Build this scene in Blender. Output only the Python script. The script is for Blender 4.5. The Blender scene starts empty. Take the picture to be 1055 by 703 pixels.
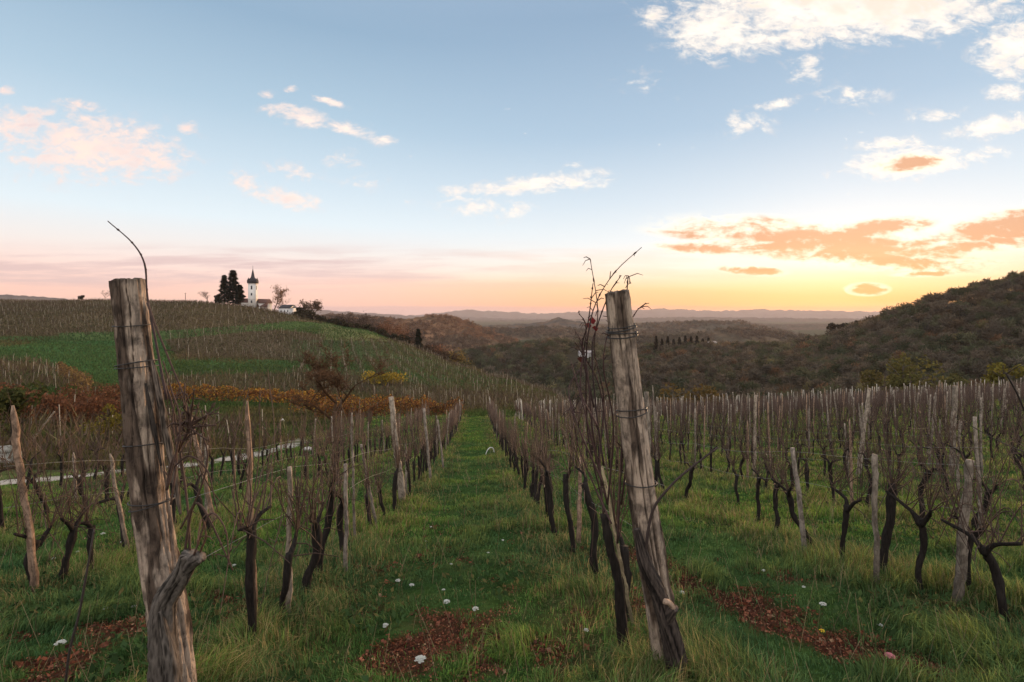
import bpy, math, random
import numpy as np
from mathutils import Vector

random.seed(7)
RNG = np.random.default_rng(11)
scene = bpy.context.scene
COL = scene.collection
F = 527.0; CX = 527.5; HZ = 325.0          # the lens in the photograph's pixels, the eye is the origin
ROWK = 0.0655                               # the vine rows run slightly to the left of the view axis

# ---------------------------------------------------------------- camera
cam_d = bpy.data.cameras.new('camera')
cam = bpy.data.objects.new('camera', cam_d); COL.objects.link(cam)
cam_d.sensor_width = 36.0
cam_d.lens = F / 1055.0 * 36.0
cam_d.shift_y = -(351.5 - HZ) / 1055.0
cam_d.clip_start = 0.05
cam_d.clip_end = 60000.0
cam.location = (0, 0, 0)
cam.rotation_euler = (math.radians(90), 0, 0)
scene.camera = cam

# ---------------------------------------------------------------- light and exposure
SUN_AZ = math.radians(33.5)                 # to the right of the view axis
SUN_EL = math.radians(4.6)
sun_d = bpy.data.lights.new('sun', 'SUN')
sun_d.energy = 3.6
sun_d.angle = math.radians(5.0)
sun_d.color = (1.0, 0.62, 0.33)
sun = bpy.data.objects.new('sun', sun_d); COL.objects.link(sun)
sd = Vector((math.sin(SUN_AZ) * math.cos(SUN_EL), math.cos(SUN_AZ) * math.cos(SUN_EL), math.sin(SUN_EL)))
sun.rotation_euler = sd.to_track_quat('Z', 'Y').to_euler()
scene.view_settings.view_transform = 'Standard'
scene.view_settings.look = 'None'
scene.view_settings.exposure = 0.5
scene.view_settings.gamma = 1.0
scene.view_settings.use_curve_mapping = False
try:
    scene.cycles.use_denoising = True
    scene.cycles.max_bounces = 5
    scene.cycles.diffuse_bounces = 2
    scene.cycles.glossy_bounces = 1
    scene.cycles.transmission_bounces = 2
    scene.cycles.volume_bounces = 0
    scene.cycles.sample_clamp_indirect = 4.0
except Exception:
    pass


def lin(c):
    return tuple(((v / 255.0) / 12.92) if v / 255.0 <= 0.04045 else (((v / 255.0) + 0.055) / 1.055) ** 2.4 for v in c)


class NT:
    """small helper for node trees"""
    def __init__(self, tree):
        self.t = tree; self.n = tree.nodes; self.l = tree.links
        self.n.clear()

    def node(self, kind, **kw):
        x = self.n.new(kind)
        for k, v in kw.items():
            setattr(x, k, v)
        return x

    def link(self, a, b):
        self.l.new(a, b)

    def _in(self, sock, v):
        if isinstance(v, bpy.types.NodeSocket):
            self.l.new(v, sock)
        else:
            sock.default_value = v

    def math(self, op, a, b=None, c=None, clamp=False):
        x = self.n.new('ShaderNodeMath'); x.operation = op; x.use_clamp = clamp
        self._in(x.inputs[0], a)
        if b is not None: self._in(x.inputs[1], b)
        if c is not None: self._in(x.inputs[2], c)
        return x.outputs[0]

    def vmath(self, op, a, b=None, out=0):
        x = self.n.new('ShaderNodeVectorMath'); x.operation = op
        self._in(x.inputs[0], a)
        if b is not None: self._in(x.inputs[1], b)
        return x.outputs[out]

    def mix(self, f, a, b, blend='MIX'):
        x = self.n.new('ShaderNodeMix'); x.data_type = 'RGBA'; x.blend_type = blend
        self._in(x.inputs[0], f)
        self._in(x.inputs[6], a if isinstance(a, bpy.types.NodeSocket) else tuple(a)[:3] + (1,))
        self._in(x.inputs[7], b if isinstance(b, bpy.types.NodeSocket) else tuple(b)[:3] + (1,))
        return x.outputs[2]

    def maprange(self, v, a, b, c=0.0, d=1.0, smooth=True):
        x = self.n.new('ShaderNodeMapRange'); x.interpolation_type = 'SMOOTHSTEP' if smooth else 'LINEAR'
        x.clamp = True
        self._in(x.inputs[0], v)
        x.inputs[1].default_value = a; x.inputs[2].default_value = b
        x.inputs[3].default_value = c; x.inputs[4].default_value = d
        return x.outputs[0]

    def noise(self, vec, scale, detail=5.0, rough=0.55, out=0, dist=0.0):
        x = self.n.new('ShaderNodeTexNoise')
        if vec is not None: self.l.new(vec, x.inputs['Vector'])
        x.inputs['Scale'].default_value = scale
        x.inputs['Detail'].default_value = detail
        x.inputs['Roughness'].default_value = rough
        x.inputs['Distortion'].default_value = dist
        return x.outputs[out]

    def ramp(self, f, stops, interp='LINEAR'):
        x = self.n.new('ShaderNodeValToRGB')
        x.color_ramp.interpolation = interp
        e = x.color_ramp.elements
        while len(e) < len(stops): e.new(0.5)
        for el, (p, c) in zip(e, stops):
            el.position = p; el.color = tuple(c)[:3] + (1,)
        self._in(x.inputs[0], f)
        return x.outputs[0]

    def mapping(self, vec, loc=(0, 0, 0), rot=(0, 0, 0), scale=(1, 1, 1), kind='POINT'):
        x = self.n.new('ShaderNodeMapping'); x.vector_type = kind
        self.l.new(vec, x.inputs[0])
        x.inputs[1].default_value = loc; x.inputs[2].default_value = rot; x.inputs[3].default_value = scale
        return x.outputs[0]


# ---------------------------------------------------------------- sky with its clouds
world = bpy.data.worlds.new('World'); scene.world = world; world.use_nodes = True
w = NT(world.node_tree)
wout = w.node('ShaderNodeOutputWorld')
tc = w.node('ShaderNodeTexCoord')
nrm = w.vmath('NORMALIZE', tc.outputs['Generated'])
sep = w.node('ShaderNodeSeparateXYZ'); w.link(nrm, sep.inputs[0])
dx, dy, dz = sep.outputs
el = w.math('ARCSINE', dz)
elf = w.math('MULTIPLY', el, 180.0 / math.pi / 60.0)      # 0..1 over 0..60 degrees


def stops(lst):
    return [(d / 60.0, lin(c)) for d, c in lst]


cool = w.ramp(elf, stops([(0, (226, 184, 172)), (2, (243, 198, 180)), (4, (240, 208, 196)), (6.5, (229, 221, 216)),
                          (9.5, (214, 225, 230)), (14, (194, 211, 222)), (20, (166, 190, 207)), (28, (138, 165, 188)),
                          (40, (150, 168, 190)), (55, (226, 232, 240))]))
warm = w.ramp(elf, stops([(0, (238, 138, 70)), (1.3, (244, 166, 90)), (2.8, (246, 204, 148)), (5.0, (242, 230, 214)),
                          (8, (222, 227, 228)), (12, (200, 213, 222)), (19, (163, 186, 205)), (30, (136, 161, 185)),
                          (40, (150, 168, 190)), (55, (226, 232, 240))]))
hl = w.math('SQRT', w.math('ADD', w.math('MULTIPLY', dx, dx), w.math('MULTIPLY', dy, dy)))
cosaz = w.math('DIVIDE', w.math('ADD', w.math('MULTIPLY', dx, math.sin(SUN_AZ)), w.math('MULTIPLY', dy, math.cos(SUN_AZ))),
               w.math('MAXIMUM', hl, 0.001))
wf = w.maprange(cosaz, 0.55, 1.0)
grad = w.mix(wf, cool, warm)  # both ramps brighten overhead, out of view, as added fill for the ground

ay = w.math('MAXIMUM', w.math('ABSOLUTE', dy), 0.08)
uu = w.math('DIVIDE', dx, ay); vv = w.math('DIVIDE', dz, ay)
cmb = w.node('ShaderNodeCombineXYZ'); w.link(uu, cmb.inputs[0]); w.link(vv, cmb.inputs[1])
uv = cmb.outputs[0]


def ell(px, py, rx, ry, rot, wgt):
    m = w.mapping(uv, ((px - CX) / F, (HZ - py) / F, 0), (0, 0, math.radians(rot)), (rx / F, ry / F, 1), 'TEXTURE')
    ln = w.vmath('LENGTH', m, out=1)
    return w.math('MULTIPLY', w.math('SUBTRACT', 1.0, ln), wgt)


def field(lst):
    o = None
    for e in lst:
        v = ell(*e)
        o = v if o is None else w.math('MAXIMUM', o, v)
    return o


# puffy clusters (white to peach), each a patch of sky with its own wind-drawn texture
puffs = field([(92, 152, 125, 46, -6, 1.0), (20, 128, 60, 26, -8, .8), (150, 160, 62, 30, 0, .9), (193, 131, 14, 9, 0, .9), (80, 107, 32, 8, -6, .62), (4, 94, 14, 6, 0, .8),
               (308, 120, 46, 13, -14, 1.0), (362, 135, 46, 9, -18, .85), (342, 106, 26, 5, -18, 1.0), (395, 143, 18, 5, -10, .7), (275, 98, 12, 7, 0, .8), (300, 92, 10, 5, 0, .7), (296, 205, 46, 13, -10, 1.0), (252, 188, 34, 14, -20, .6), (305, 176, 34, 12, -10, .5), (350, 165, 30, 10, 0, .42), (372, 188, 26, 10, 0, .36),
               (555, 189, 86, 13, 7, 1.0), (470, 197, 40, 9, 4, .62), (598, 190, 44, 8, 4, .85), (500, 214, 66, 14, -4, .55), (592, 170, 12, 5, 0, .6),
               (875, 4, 215, 48, 0, 1.55), (740, 28, 70, 42, 10, 1.1), (800, 40, 110, 18, 6, .9), (1050, 50, 58, 40, 8, 1.2), (672, 16, 24, 16, 0, .82),
               (830, 72, 26, 22, 0, .58), (770, 128, 34, 16, 0, .66), (800, 108, 34, 7, 8, .72), (662, 86, 28, 12, 0, .34), (880, 98, 50, 14, 0, .35),
               (1036, 94, 30, 12, 0, .72), (1030, 130, 64, 15, 10, 1.0), (965, 118, 46, 9, 6, .78), (920, 148, 46, 10, 6, .92), (936, 168, 84, 20, 4, 1.15), (1000, 160, 60, 12, 4, .5)])
# low sunlit band on the right, dense enough to glow orange
lows = field([(860, 252, 200, 27, -6, 1.1), (800, 246, 150, 13, -4, 1.0), (905, 236, 70, 13, 8, 1.1), (1035, 238, 84, 24, 10, 1.45), (720, 256, 60, 8, -2, .8), (925, 268, 90, 14, -6, 1.05),
              (893, 298, 27, 8, 0, 1.5), (776, 279, 42, 6, -4, 1.2), (955, 282, 46, 4, 2, 1.0), (935, 168, 46, 11, 6, 1.0)])
m1 = w.mapping(uv, scale=(1.0, 1.75, 1))
n1 = w.noise(m1, 22.0, 8.0, 0.66, dist=0.5)
n1b = w.noise(w.mapping(uv, loc=(4.2, 1.7, 0), rot=(0, 0, .35), scale=(1.0, 1.9, 1)), 46.0, 5.0, 0.62)
nmix = w.math('ADD', w.math('MULTIPLY', n1, 0.62), w.math('MULTIPLY', n1b, 0.38))
dens = w.math('ADD', w.math('MULTIPLY', w.math('SUBTRACT', nmix, 0.54), 7.6), w.math('MULTIPLY', w.math('MINIMUM', puffs, 1.2), 1.95))
cov = w.maprange(dens, -0.2, 2.0)
cov = w.math('MULTIPLY', cov, w.maprange(puffs, 0.0, 0.22))
core = w.maprange(dens, 0.6, 1.9)
m2 = w.mapping(uv, loc=(2.0, 0, 0), rot=(0, 0, 0.06), scale=(0.9, 2.6, 1))
n2 = w.math('ADD', w.math('MULTIPLY', w.noise(m2, 13.0, 8.0, 0.66, dist=0.5), .7), w.math('MULTIPLY', n1b, .30))
dens2 = w.math('ADD', w.math('MULTIPLY', w.math('SUBTRACT', n2, 0.50), 7.0), w.math('MULTIPLY', w.math('MINIMUM', lows, 0.9), 1.9))
cov2 = w.math('MULTIPLY', w.maprange(dens2, -0.25, 1.5), w.maprange(lows, 0.0, 0.3))
core2 = w.maprange(dens2, 0.1, 1.5)
bits = w.math('MULTIPLY', w.maprange(w.math('ADD', n1, w.math('MULTIPLY', n1b, .5)), .90, 1.04), w.maprange(w.noise(w.mapping(uv, loc=(7.3, 2.2, 0)), 3.1, 2.0), .47, .60))
bits = w.math('MULTIPLY', bits, w.math('MULTIPLY', w.maprange(vv, .16, .24), w.maprange(vv, .50, .40)))
cov = w.math('MAXIMUM', cov, w.math('MULTIPLY', bits, .75))
# high puffs: sunny cream edges, a faint blue-mauve shade in the thick of the left group
lf = w.maprange(uu, -0.75, 0.25)
lit = w.mix(lf, lin((250, 222, 206)), lin((255, 246, 232)))
shade = w.mix(lf, lin((222, 202, 200)), lin((244, 222, 204)))
puffc = w.mix(w.math('MULTIPLY', core, w.maprange(w.noise(m1, 9.0, 3.0), 0.42, 0.66)), lit, shade)
veilp = w.math('MULTIPLY', w.maprange(w.math('ADD', puffs, w.math('MULTIPLY', w.math('SUBTRACT', n1, .5), 2.4)), .0, 1.0), .5)
sky0 = w.mix(veilp, grad, shade)
sky1 = w.mix(w.math('MULTIPLY', cov, 0.9), sky0, puffc)
halo2 = w.math('MULTIPLY', w.maprange(dens2, -0.55, 0.2), w.maprange(lows, -0.1, 0.4))
sky2 = w.mix(w.math('MULTIPLY', halo2, 0.7), sky1, lin((255, 247, 226)))
lowc = w.mix(core2, lin((250, 222, 184)), w.mix(w.maprange(vv, 0.03, 0.2), lin((214, 134, 68)), lin((206, 146, 104))))
sky2 = w.mix(w.math('MULTIPLY', cov2, 0.9), sky2, lowc)
# streaky mauve and pink veils along the horizon
m3 = w.mapping(uv, loc=(0.3, 0.1, 0), rot=(0, 0, -0.07), scale=(1.0, 13.0, 1))
n3 = w.noise(m3, 2.6, 6.0, 0.6, dist=0.2)
bandL = w.math('MULTIPLY', w.maprange(vv, 0.025, 0.07), w.maprange(vv, 0.105, 0.15, 1, 0))
bandL = w.math('MULTIPLY', bandL, w.maprange(uu, -0.45, 0.25, 1.0, 0.35))
veil = w.math('MULTIPLY', bandL, w.maprange(n3, 0.40, 0.62))
sky3 = w.mix(w.math('MULTIPLY', veil, 0.8), sky2, w.mix(w.maprange(uu, -0.3, 0.5), lin((208, 180, 178)), lin((246, 196, 150))))
# the layer that lies on the far skyline, peach then dusky rose, with a sharp upper edge
edge = w.math('ADD', 0.071, w.math('MULTIPLY', w.math('SUBTRACT', w.noise(w.mapping(uv, scale=(1, 3, 1)), 3.2, 4.0), 0.5), 0.035))
edge = w.math('SUBTRACT', edge, w.math('MULTIPLY', w.math('MAXIMUM', uu, 0.0), 0.05))
lay = w.maprange(w.math('SUBTRACT', edge, vv), -0.004, 0.012)
sky4 = w.mix(w.math('MULTIPLY', lay, w.maprange(uu, -0.5, 0.0, 0.25, 0.55)), sky3, w.mix(w.maprange(uu, -0.3, 0.6), lin((244, 192, 172)), lin((252, 186, 120))))
rose = w.maprange(w.math('SUBTRACT', w.math('ADD', 0.012, w.math('MULTIPLY', w.noise(w.mapping(uv, scale=(1, .2, 1)), 5.0, 4.0), 0.012)), vv), -0.002, 0.003)
sky5 = w.mix(w.math('MULTIPLY', rose, 0.55), sky4, w.mix(w.maprange(uu, -0.2, 0.6), lin((205, 168, 172)), lin((236, 150, 104))))
nish = w.node('ShaderNodeTexSky', sky_type='NISHITA')
nish.sun_disc = False
nish.sun_elevation = SUN_EL
nish.sun_rotation = SUN_AZ
nish.air_density = 1.0; nish.dust_density = 1.0; nish.ozone_density = 1.0
bg1 = w.node('ShaderNodeBackground'); w.link(w.mix(1.0, nish.outputs[0], (.12, .12, .18), 'MULTIPLY'), bg1.inputs[0]); bg1.inputs[1].default_value = 0.05
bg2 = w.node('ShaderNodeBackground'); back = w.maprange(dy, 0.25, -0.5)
sky6 = w.mix(back, sky5, w.mix(w.maprange(dz, 0.0, 0.7), (1.22, 1.08, 1.0), (1.3, 1.3, 1.35)))  # unseen sky behind the camera, brightened as added fill on the foreground
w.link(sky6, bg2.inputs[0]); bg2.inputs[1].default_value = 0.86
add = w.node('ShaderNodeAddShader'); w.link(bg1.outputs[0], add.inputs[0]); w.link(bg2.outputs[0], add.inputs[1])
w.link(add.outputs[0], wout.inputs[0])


# ---------------------------------------------------------------- numpy helpers
def _h(ix, iy, iz):
    n = (ix.astype(np.int64) * 374761393 + iy.astype(np.int64) * 668265263 + iz.astype(np.int64) * 1274126177) & 0xffffffff
    n = ((n ^ (n >> 13)) * 1103515245) & 0xffffffff
    n = (n ^ (n >> 16)) & 0xffff
    return n / 65535.0


def vnoise(x, y, z=0.0):
    x, y, z = np.broadcast_arrays(np.asarray(x, float), np.asarray(y, float), np.asarray(z, float))
    ix, iy, iz = np.floor(x), np.floor(y), np.floor(z)
    fx, fy, fz = x - ix, y - iy, z - iz
    fx, fy, fz = fx * fx * (3 - 2 * fx), fy * fy * (3 - 2 * fy), fz * fz * (3 - 2 * fz)
    r = 0
    for a in (0, 1):
        for b in (0, 1):
            for c in (0, 1):
                wgt = (fx if a else 1 - fx) * (fy if b else 1 - fy) * (fz if c else 1 - fz)
                r = r + wgt * _h(ix + a, iy + b, iz + c)
    return r


def fbm(x, y, z=0.0, o=4):
    s, a, t = 0, 0.5, 0
    for i in range(o):
        s = s + a * vnoise(np.asarray(x) * 2 ** i + 17.3 * i, np.asarray(y) * 2 ** i + 5.1 * i, np.asarray(z) * 2 ** i)
        t += a; a *= 0.5
    return s / t


def sstep(a, b, x):
    t = np.clip((np.asarray(x, float) - a) / (b - a), 0, 1)
    return t * t * (3 - 2 * t)


def in_poly(px, py, poly):
    px = np.asarray(px, float); py = np.asarray(py, float)
    ins = np.zeros(px.shape, bool)
    n = len(poly)
    for i in range(n):
        x1, y1 = poly[i]; x2, y2 = poly[(i + 1) % n]
        if y1 == y2: continue
        c = ((y1 > py) != (y2 > py)) & (px < (x2 - x1) * (py - y1) / (y2 - y1) + x1)
        ins ^= c
    return ins


def make_mesh(name, V, F4=None, F3=None, col=None, smooth=False, mats=()):
    me = bpy.data.meshes.new(name)
    V = np.asarray(V, np.float32)
    f4 = np.zeros((0, 4), np.int32) if F4 is None or len(F4) == 0 else np.asarray(F4, np.int32)
    f3 = np.zeros((0, 3), np.int32) if F3 is None or len(F3) == 0 else np.asarray(F3, np.int32)
    me.vertices.add(len(V)); me.vertices.foreach_set('co', V.ravel())
    loops = np.concatenate([f4.ravel(), f3.ravel()])
    me.loops.add(len(loops)); me.loops.foreach_set('vertex_index', loops)
    npoly = len(f4) + len(f3)
    starts = np.concatenate([np.arange(len(f4)) * 4, len(f4) * 4 + np.arange(len(f3)) * 3]).astype(np.int32)
    me.polygons.add(npoly); me.polygons.foreach_set('loop_start', starts)
    try:
        me.polygons.foreach_set('loop_total', np.concatenate([np.full(len(f4), 4), np.full(len(f3), 3)]).astype(np.int32))
    except Exception:
        pass
    if smooth:
        me.polygons.foreach_set('use_smooth', np.ones(npoly, bool))
    me.update(calc_edges=True)
    if col is not None:
        at = me.color_attributes.new('tint', 'FLOAT_COLOR', 'POINT')
        c = np.ones((len(V), 4), np.float32); c[:, :3] = np.asarray(col, np.float32)
        at.data.foreach_set('color', c.ravel())
    for m in mats: me.materials.append(m)
    return me


class MB:
    """collects pieces of ONE mesh"""
    def __init__(self):
        self.V = []; self.F4 = []; self.F3 = []; self.C = []; self.n = 0

    def add(self, V, F4=None, F3=None, col=(1, 1, 1)):
        V = np.asarray(V, float).reshape(-1, 3)
        if F4 is not None and len(F4): self.F4.append(np.asarray(F4, int) + self.n)
        if F3 is not None and len(F3): self.F3.append(np.asarray(F3, int) + self.n)
        c = np.asarray(col, float)
        if c.ndim == 1: c = np.tile(c, (len(V), 1))
        self.V.append(V); self.C.append(c); self.n += len(V)
        return self

    def data(self):
        return (np.concatenate(self.V), np.concatenate(self.F4) if self.F4 else None,
                np.concatenate(self.F3) if self.F3 else None, np.concatenate(self.C))

    def box(self, c, s, col=(1, 1, 1), rz=0.0, taper=1.0):
        x, y, z = s[0] / 2, s[1] / 2, s[2] / 2
        v = np.array([[-x, -y, -z], [x, -y, -z], [x, y, -z], [-x, y, -z], [-x * taper, -y * taper, z], [x * taper, -y * taper, z], [x * taper, y * taper, z], [-x * taper, y * taper, z]])
        ca, sa = math.cos(rz), math.sin(rz)
        v = np.stack([v[:, 0] * ca - v[:, 1] * sa, v[:, 0] * sa + v[:, 1] * ca, v[:, 2]], 1) + np.array(c)
        return self.add(v, [[3, 2, 1, 0], [4, 5, 6, 7], [0, 1, 5, 4], [1, 2, 6, 5], [2, 3, 7, 6], [3, 0, 4, 7]], col=col)

    def tube(self, pts, rad, k=6, col=(1, 1, 1), rough=0.0, seed=0, cap=True):
        V, F4, F3 = tube(pts, rad, k, rough, seed, cap)
        return self.add(V, F4, F3, col)

    def build(self, name, mat, parent=None, smooth=True, loc=None):
        V, a, b, c = self.data()
        me = make_mesh(name, V, a, b, c, smooth, (mat,))
        return link(name, me, parent, loc)


def link(name, me, parent=None, loc=None, rz=0.0):
    o = bpy.data.objects.new(name, me); COL.objects.link(o)
    if loc is not None: o.location = loc
    if rz: o.rotation_euler = (0, 0, rz)
    if parent is not None: o.parent = parent
    return o


def tube(pts, rad, k=6, rough=0.0, seed=0, cap=True):
    p = np.asarray(pts, float); n = len(p)
    r = np.broadcast_to(np.asarray(rad, float), (n,)).copy()
    tg = np.gradient(p, axis=0); tg /= np.linalg.norm(tg, axis=1)[:, None] + 1e-9
    ref = np.array([1.0, 0.13, 0.05]) if abs(tg[:, 0]).mean() < 0.7 else np.array([0.1, 1.0, 0.2])
    a = np.cross(tg, ref); a /= np.linalg.norm(a, axis=1)[:, None] + 1e-9
    b = np.cross(tg, a)
    th = np.linspace(0, 2 * np.pi, k, endpoint=False)
    rr = r[:, None] * np.ones((1, k))
    if rough:
        rg = np.random.default_rng(seed)
        rr = rr * (1 + rough * (vnoise(np.cos(th)[None] * 1.6 + 9 * seed, np.sin(th)[None] * 1.6, np.cumsum(np.r_[0, np.linalg.norm(np.diff(p, axis=0), axis=1)])[:, None] * 14) - .5) * 2)
    V = p[:, None] + a[:, None] * (np.cos(th)[None, :, None] * rr[..., None]) + b[:, None] * (np.sin(th)[None, :, None] * rr[..., None])
    V = V.reshape(-1, 3)
    i = np.arange(n - 1)[:, None] * k; j = np.arange(k)[None]; jn = (j + 1) % k
    F4 = np.stack([i + j, i + jn, i + k + jn, i + k + j], -1).reshape(-1, 4)
    F3 = []
    if cap:
        V = np.concatenate([V, p[:1], p[-1:]])
        c0, c1 = n * k, n * k + 1
        F3 = [[c0, (q + 1) % k, q] for q in range(k)] + [[c1, (n - 1) * k + q, (n - 1) * k + (q + 1) % k] for q in range(k)]
    return V, F4, F3


def curve_pts(ctrl, n=14):
    """smooth curve through control points"""
    c = np.asarray(ctrl, float)
    if len(c) == 2:
        t = np.linspace(0, 1, n)[:, None]; return c[0] * (1 - t) + c[1] * t
    P = np.concatenate([[2 * c[0] - c[1]], c, [2 * c[-1] - c[-2]]])
    out = []
    m = max(2, int(n / (len(c) - 1)))
    for i in range(len(c) - 1):
        p0, p1, p2, p3 = P[i], P[i + 1], P[i + 2], P[i + 3]
        t = np.linspace(0, 1, m, endpoint=False)[:, None]
        out.append(0.5 * ((2 * p1) + (-p0 + p2) * t + (2 * p0 - 5 * p1 + 4 * p2 - p3) * t ** 2 + (-p0 + 3 * p1 - 3 * p2 + p3) * t ** 3))
    out.append(c[-1:])
    return np.concatenate(out)


def P(px, py, Y):
    return np.array([(px - CX) / F * Y, Y, (HZ - py) / F * Y])


def tag(o, label=None, cat=None, group=None, kind=None):
    if label: o['label'] = label
    if cat: o['category'] = cat
    if group: o['group'] = group
    if kind: o['kind'] = kind
    return o


def empty(name, loc, rz=0.0):
    o = bpy.data.objects.new(name, None); COL.objects.link(o)
    o.location = loc; o.rotation_euler = (0, 0, rz); o.empty_display_size = 0.2
    return o


# ---------------------------------------------------------------- materials
def new_mat(name):
    m = bpy.data.materials.new(name); m.use_nodes = True
    t = NT(m.node_tree)
    out = t.node('ShaderNodeOutputMaterial')
    return m, t, out


def principled(t, out, col, rough=0.9, spec=0.2, normal=None):
    b = t.node('ShaderNodeBsdfPrincipled')
    t._in(b.inputs['Base Color'], col if isinstance(col, bpy.types.NodeSocket) else tuple(col)[:3] + (1,))
    t._in(b.inputs['Roughness'], rough)
    b.inputs['Specular IOR Level'].default_value = spec
    if normal is not None: t.link(normal, b.inputs['Normal'])
    t.link(b.outputs[0], out.inputs[0])
    return b


def tint(t):
    a = t.node('ShaderNodeAttribute'); a.attribute_name = 'tint'
    return a.outputs['Color']


def objvec(t):
    return t.node('ShaderNodeTexCoord').outputs['Object']


def bump(t, h, strength, dist):
    b = t.node('ShaderNodeBump'); b.inputs['Strength'].default_value = strength; b.inputs['Distance'].default_value = dist
    t.link(h, b.inputs['Height']); return b.outputs[0]


def mat_tinted(name, rough=0.9, nscale=20.0, amt=0.35, spec=0.15, bstr=0.0, bdist=0.01, stretch=(1, 1, 1)):
    m, t, out = new_mat(name)
    v = t.mapping(objvec(t), scale=stretch)
    n = t.noise(v, nscale, 6.0, 0.6)
    f = t.maprange(n, 0.25, 0.75, 1 - amt, 1 + amt, False)
    col = t.vmath('SCALE', tint(t)); col.node.inputs[3].default_value = 1.0
    t.link(f, col.node.inputs[3])
    nb = bump(t, n, bstr, bdist) if bstr else None
    principled(t, out, col, rough, spec, nb)
    return m


def mat_leaf(name, trans=0.35, amt=0.3, nscale=6.0):
    m, t, out = new_mat(name)
    n = t.noise(objvec(t), nscale, 3.0, 0.6)
    f = t.maprange(n, 0.25, 0.75, 1 - amt, 1 + amt, False)
    col = t.vmath('SCALE', tint(t)); t.link(f, col.node.inputs[3])
    d = t.node('ShaderNodeBsdfDiffuse'); t.link(col, d.inputs[0])
    tr = t.node('ShaderNodeBsdfTranslucent'); t.link(col, tr.inputs[0])
    mx = t.node('ShaderNodeMixShader'); mx.inputs[0].default_value = trans
    t.link(d.outputs[0], mx.inputs[1]); t.link(tr.outputs[0], mx.inputs[2]); t.link(mx.outputs[0], out.inputs[0])
    return m


def mat_wood(name, dark, mid, pale, rough=0.9, sc=1.0):
    """weathered split wood: fibres along the post, peeled pale patches, black weather checks"""
    m, t, out = new_mat(name)
    v = objvec(t)
    fib = t.noise(t.mapping(v, scale=(1, 1, .10)), 60.0 * sc, 7.0, 0.65, dist=.4)
    fine = t.noise(t.mapping(v, scale=(1, 1, .12)), 190.0 * sc, 3.0, 0.6)
    patch = t.noise(t.mapping(v, scale=(1, 1, .6)), 11.0 * sc, 5.0, 0.6, dist=.6)
    blot = t.noise(v, 22.0 * sc, 5.0, 0.62)
    c = t.mix(t.maprange(patch, .38, .6), mid, pale)
    c = t.mix(t.math('MULTIPLY', t.maprange(fib, .5, .28), .85), c, dark)
    c = t.mix(t.math('MULTIPLY', t.maprange(blot, .55, .72), .6), c, dark)
    c = t.mix(t.math('MULTIPLY', t.maprange(fine, .35, .7), .25), c, pale)
    tt = tint(t)
    c = t.mix(1.0, c, tt, 'MULTIPLY')
    h = t.math('ADD', fib, t.math('MULTIPLY', fine, .35))
    principled(t, out, c, rough, .2, bump(t, h, .95, .016 / sc))
    return m


M_ground, t, out = new_mat('terrain_cover')
v = objvec(t)
n_a = t.noise(v, 0.05, 8.0, 0.65); n_b = t.noise(v, 1.3, 8.0, 0.65); n_c = t.noise(v, 14.0, 6.0, 0.65)
k = t.math('MULTIPLY', t.maprange(n_a, .3, .7, .72, 1.28, False), t.math('MULTIPLY', t.maprange(n_b, .25, .75, .6, 1.4, False), t.maprange(n_c, .25, .75, .55, 1.45, False)))
c = t.vmath('SCALE', tint(t)); t.link(k, c.node.inputs[3])
c = t.mix(t.math('MULTIPLY', t.maprange(n_b, .52, .68), .35), c, (.10, .085, .035))
principled(t, out, c, 1.0, 0.0, bump(t, t.math('ADD', n_c, n_b), .8, .08))

M_road, t, out = new_mat('pale_gravel')
v = objvec(t); n = t.noise(v, 3.0, 8.0, .7)
n2r = t.noise(v, .55, 6.0, .65)
principled(t, out, t.mix(t.maprange(n2r, .46, .60), t.mix(t.maprange(n, .35, .7), (.22, .205, .175), (.38, .355, .31)), (.07, .075, .035)), .95, .1, bump(t, n, .6, .03))

M_grass = mat_leaf('grass_blades', .48, .25, 3.0)
M_leaf = mat_leaf('leaves', .35, .25, 2.0)
M_twig = mat_tinted('twig_bark', .9, 40, .35)
M_farvine = mat_tinted('far_vine_canes', .9, 3, .3)
M_wood_far = mat_leaf('wood_crowns', .35, .3, .4)
M_bark = mat_tinted('vine_bark', .95, 60, .6, .1, .9, .01, (1, 1, .18))
M_cane = mat_tinted('cane_bark', .75, 60, .35, .3)
M_stake = mat_wood('weathered_stake', (.028, .022, .018), (.155, .128, .105), (.35, .30, .25), sc=1.5)
M_post = mat_wood('old_post_wood', (.012, .010, .008), (.115, .092, .076), (.36, .295, .24))
M_farstake = mat_tinted('far_stake_wood', .9, 4, .25)
M_wire = mat_tinted('dull_wire', .55, 30, .3, .4)
M_soil = mat_leaf('leaf_litter_bits', .15, .5, 30)
M_flower = mat_leaf('petal', .3, .1, 30)
M_wall = mat_tinted('old_render', .9, 1.5, .12)
M_roof = mat_tinted('roof_tiles', .85, 3, .3)
M_dark = mat_tinted('dark_opening', .4, 3, .2, .4)

# ---------------------------------------------------------------- the lie of the land
def near_z(X, Y):
    X = np.asarray(X, float); Y = np.asarray(Y, float)
    Yc = np.clip(Y, 0, 62)
    tt = X + ROWK * Y
    drop = 1.55 + .24 * Yc - .00138 * Yc ** 2 + .08 * np.clip(Y, -1e9, 0)
    rise = .055 * (np.logaddexp(0, (tt - 6) / 2.5) * 2.5)
    return -drop + np.minimum(rise, 4.5)


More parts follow.
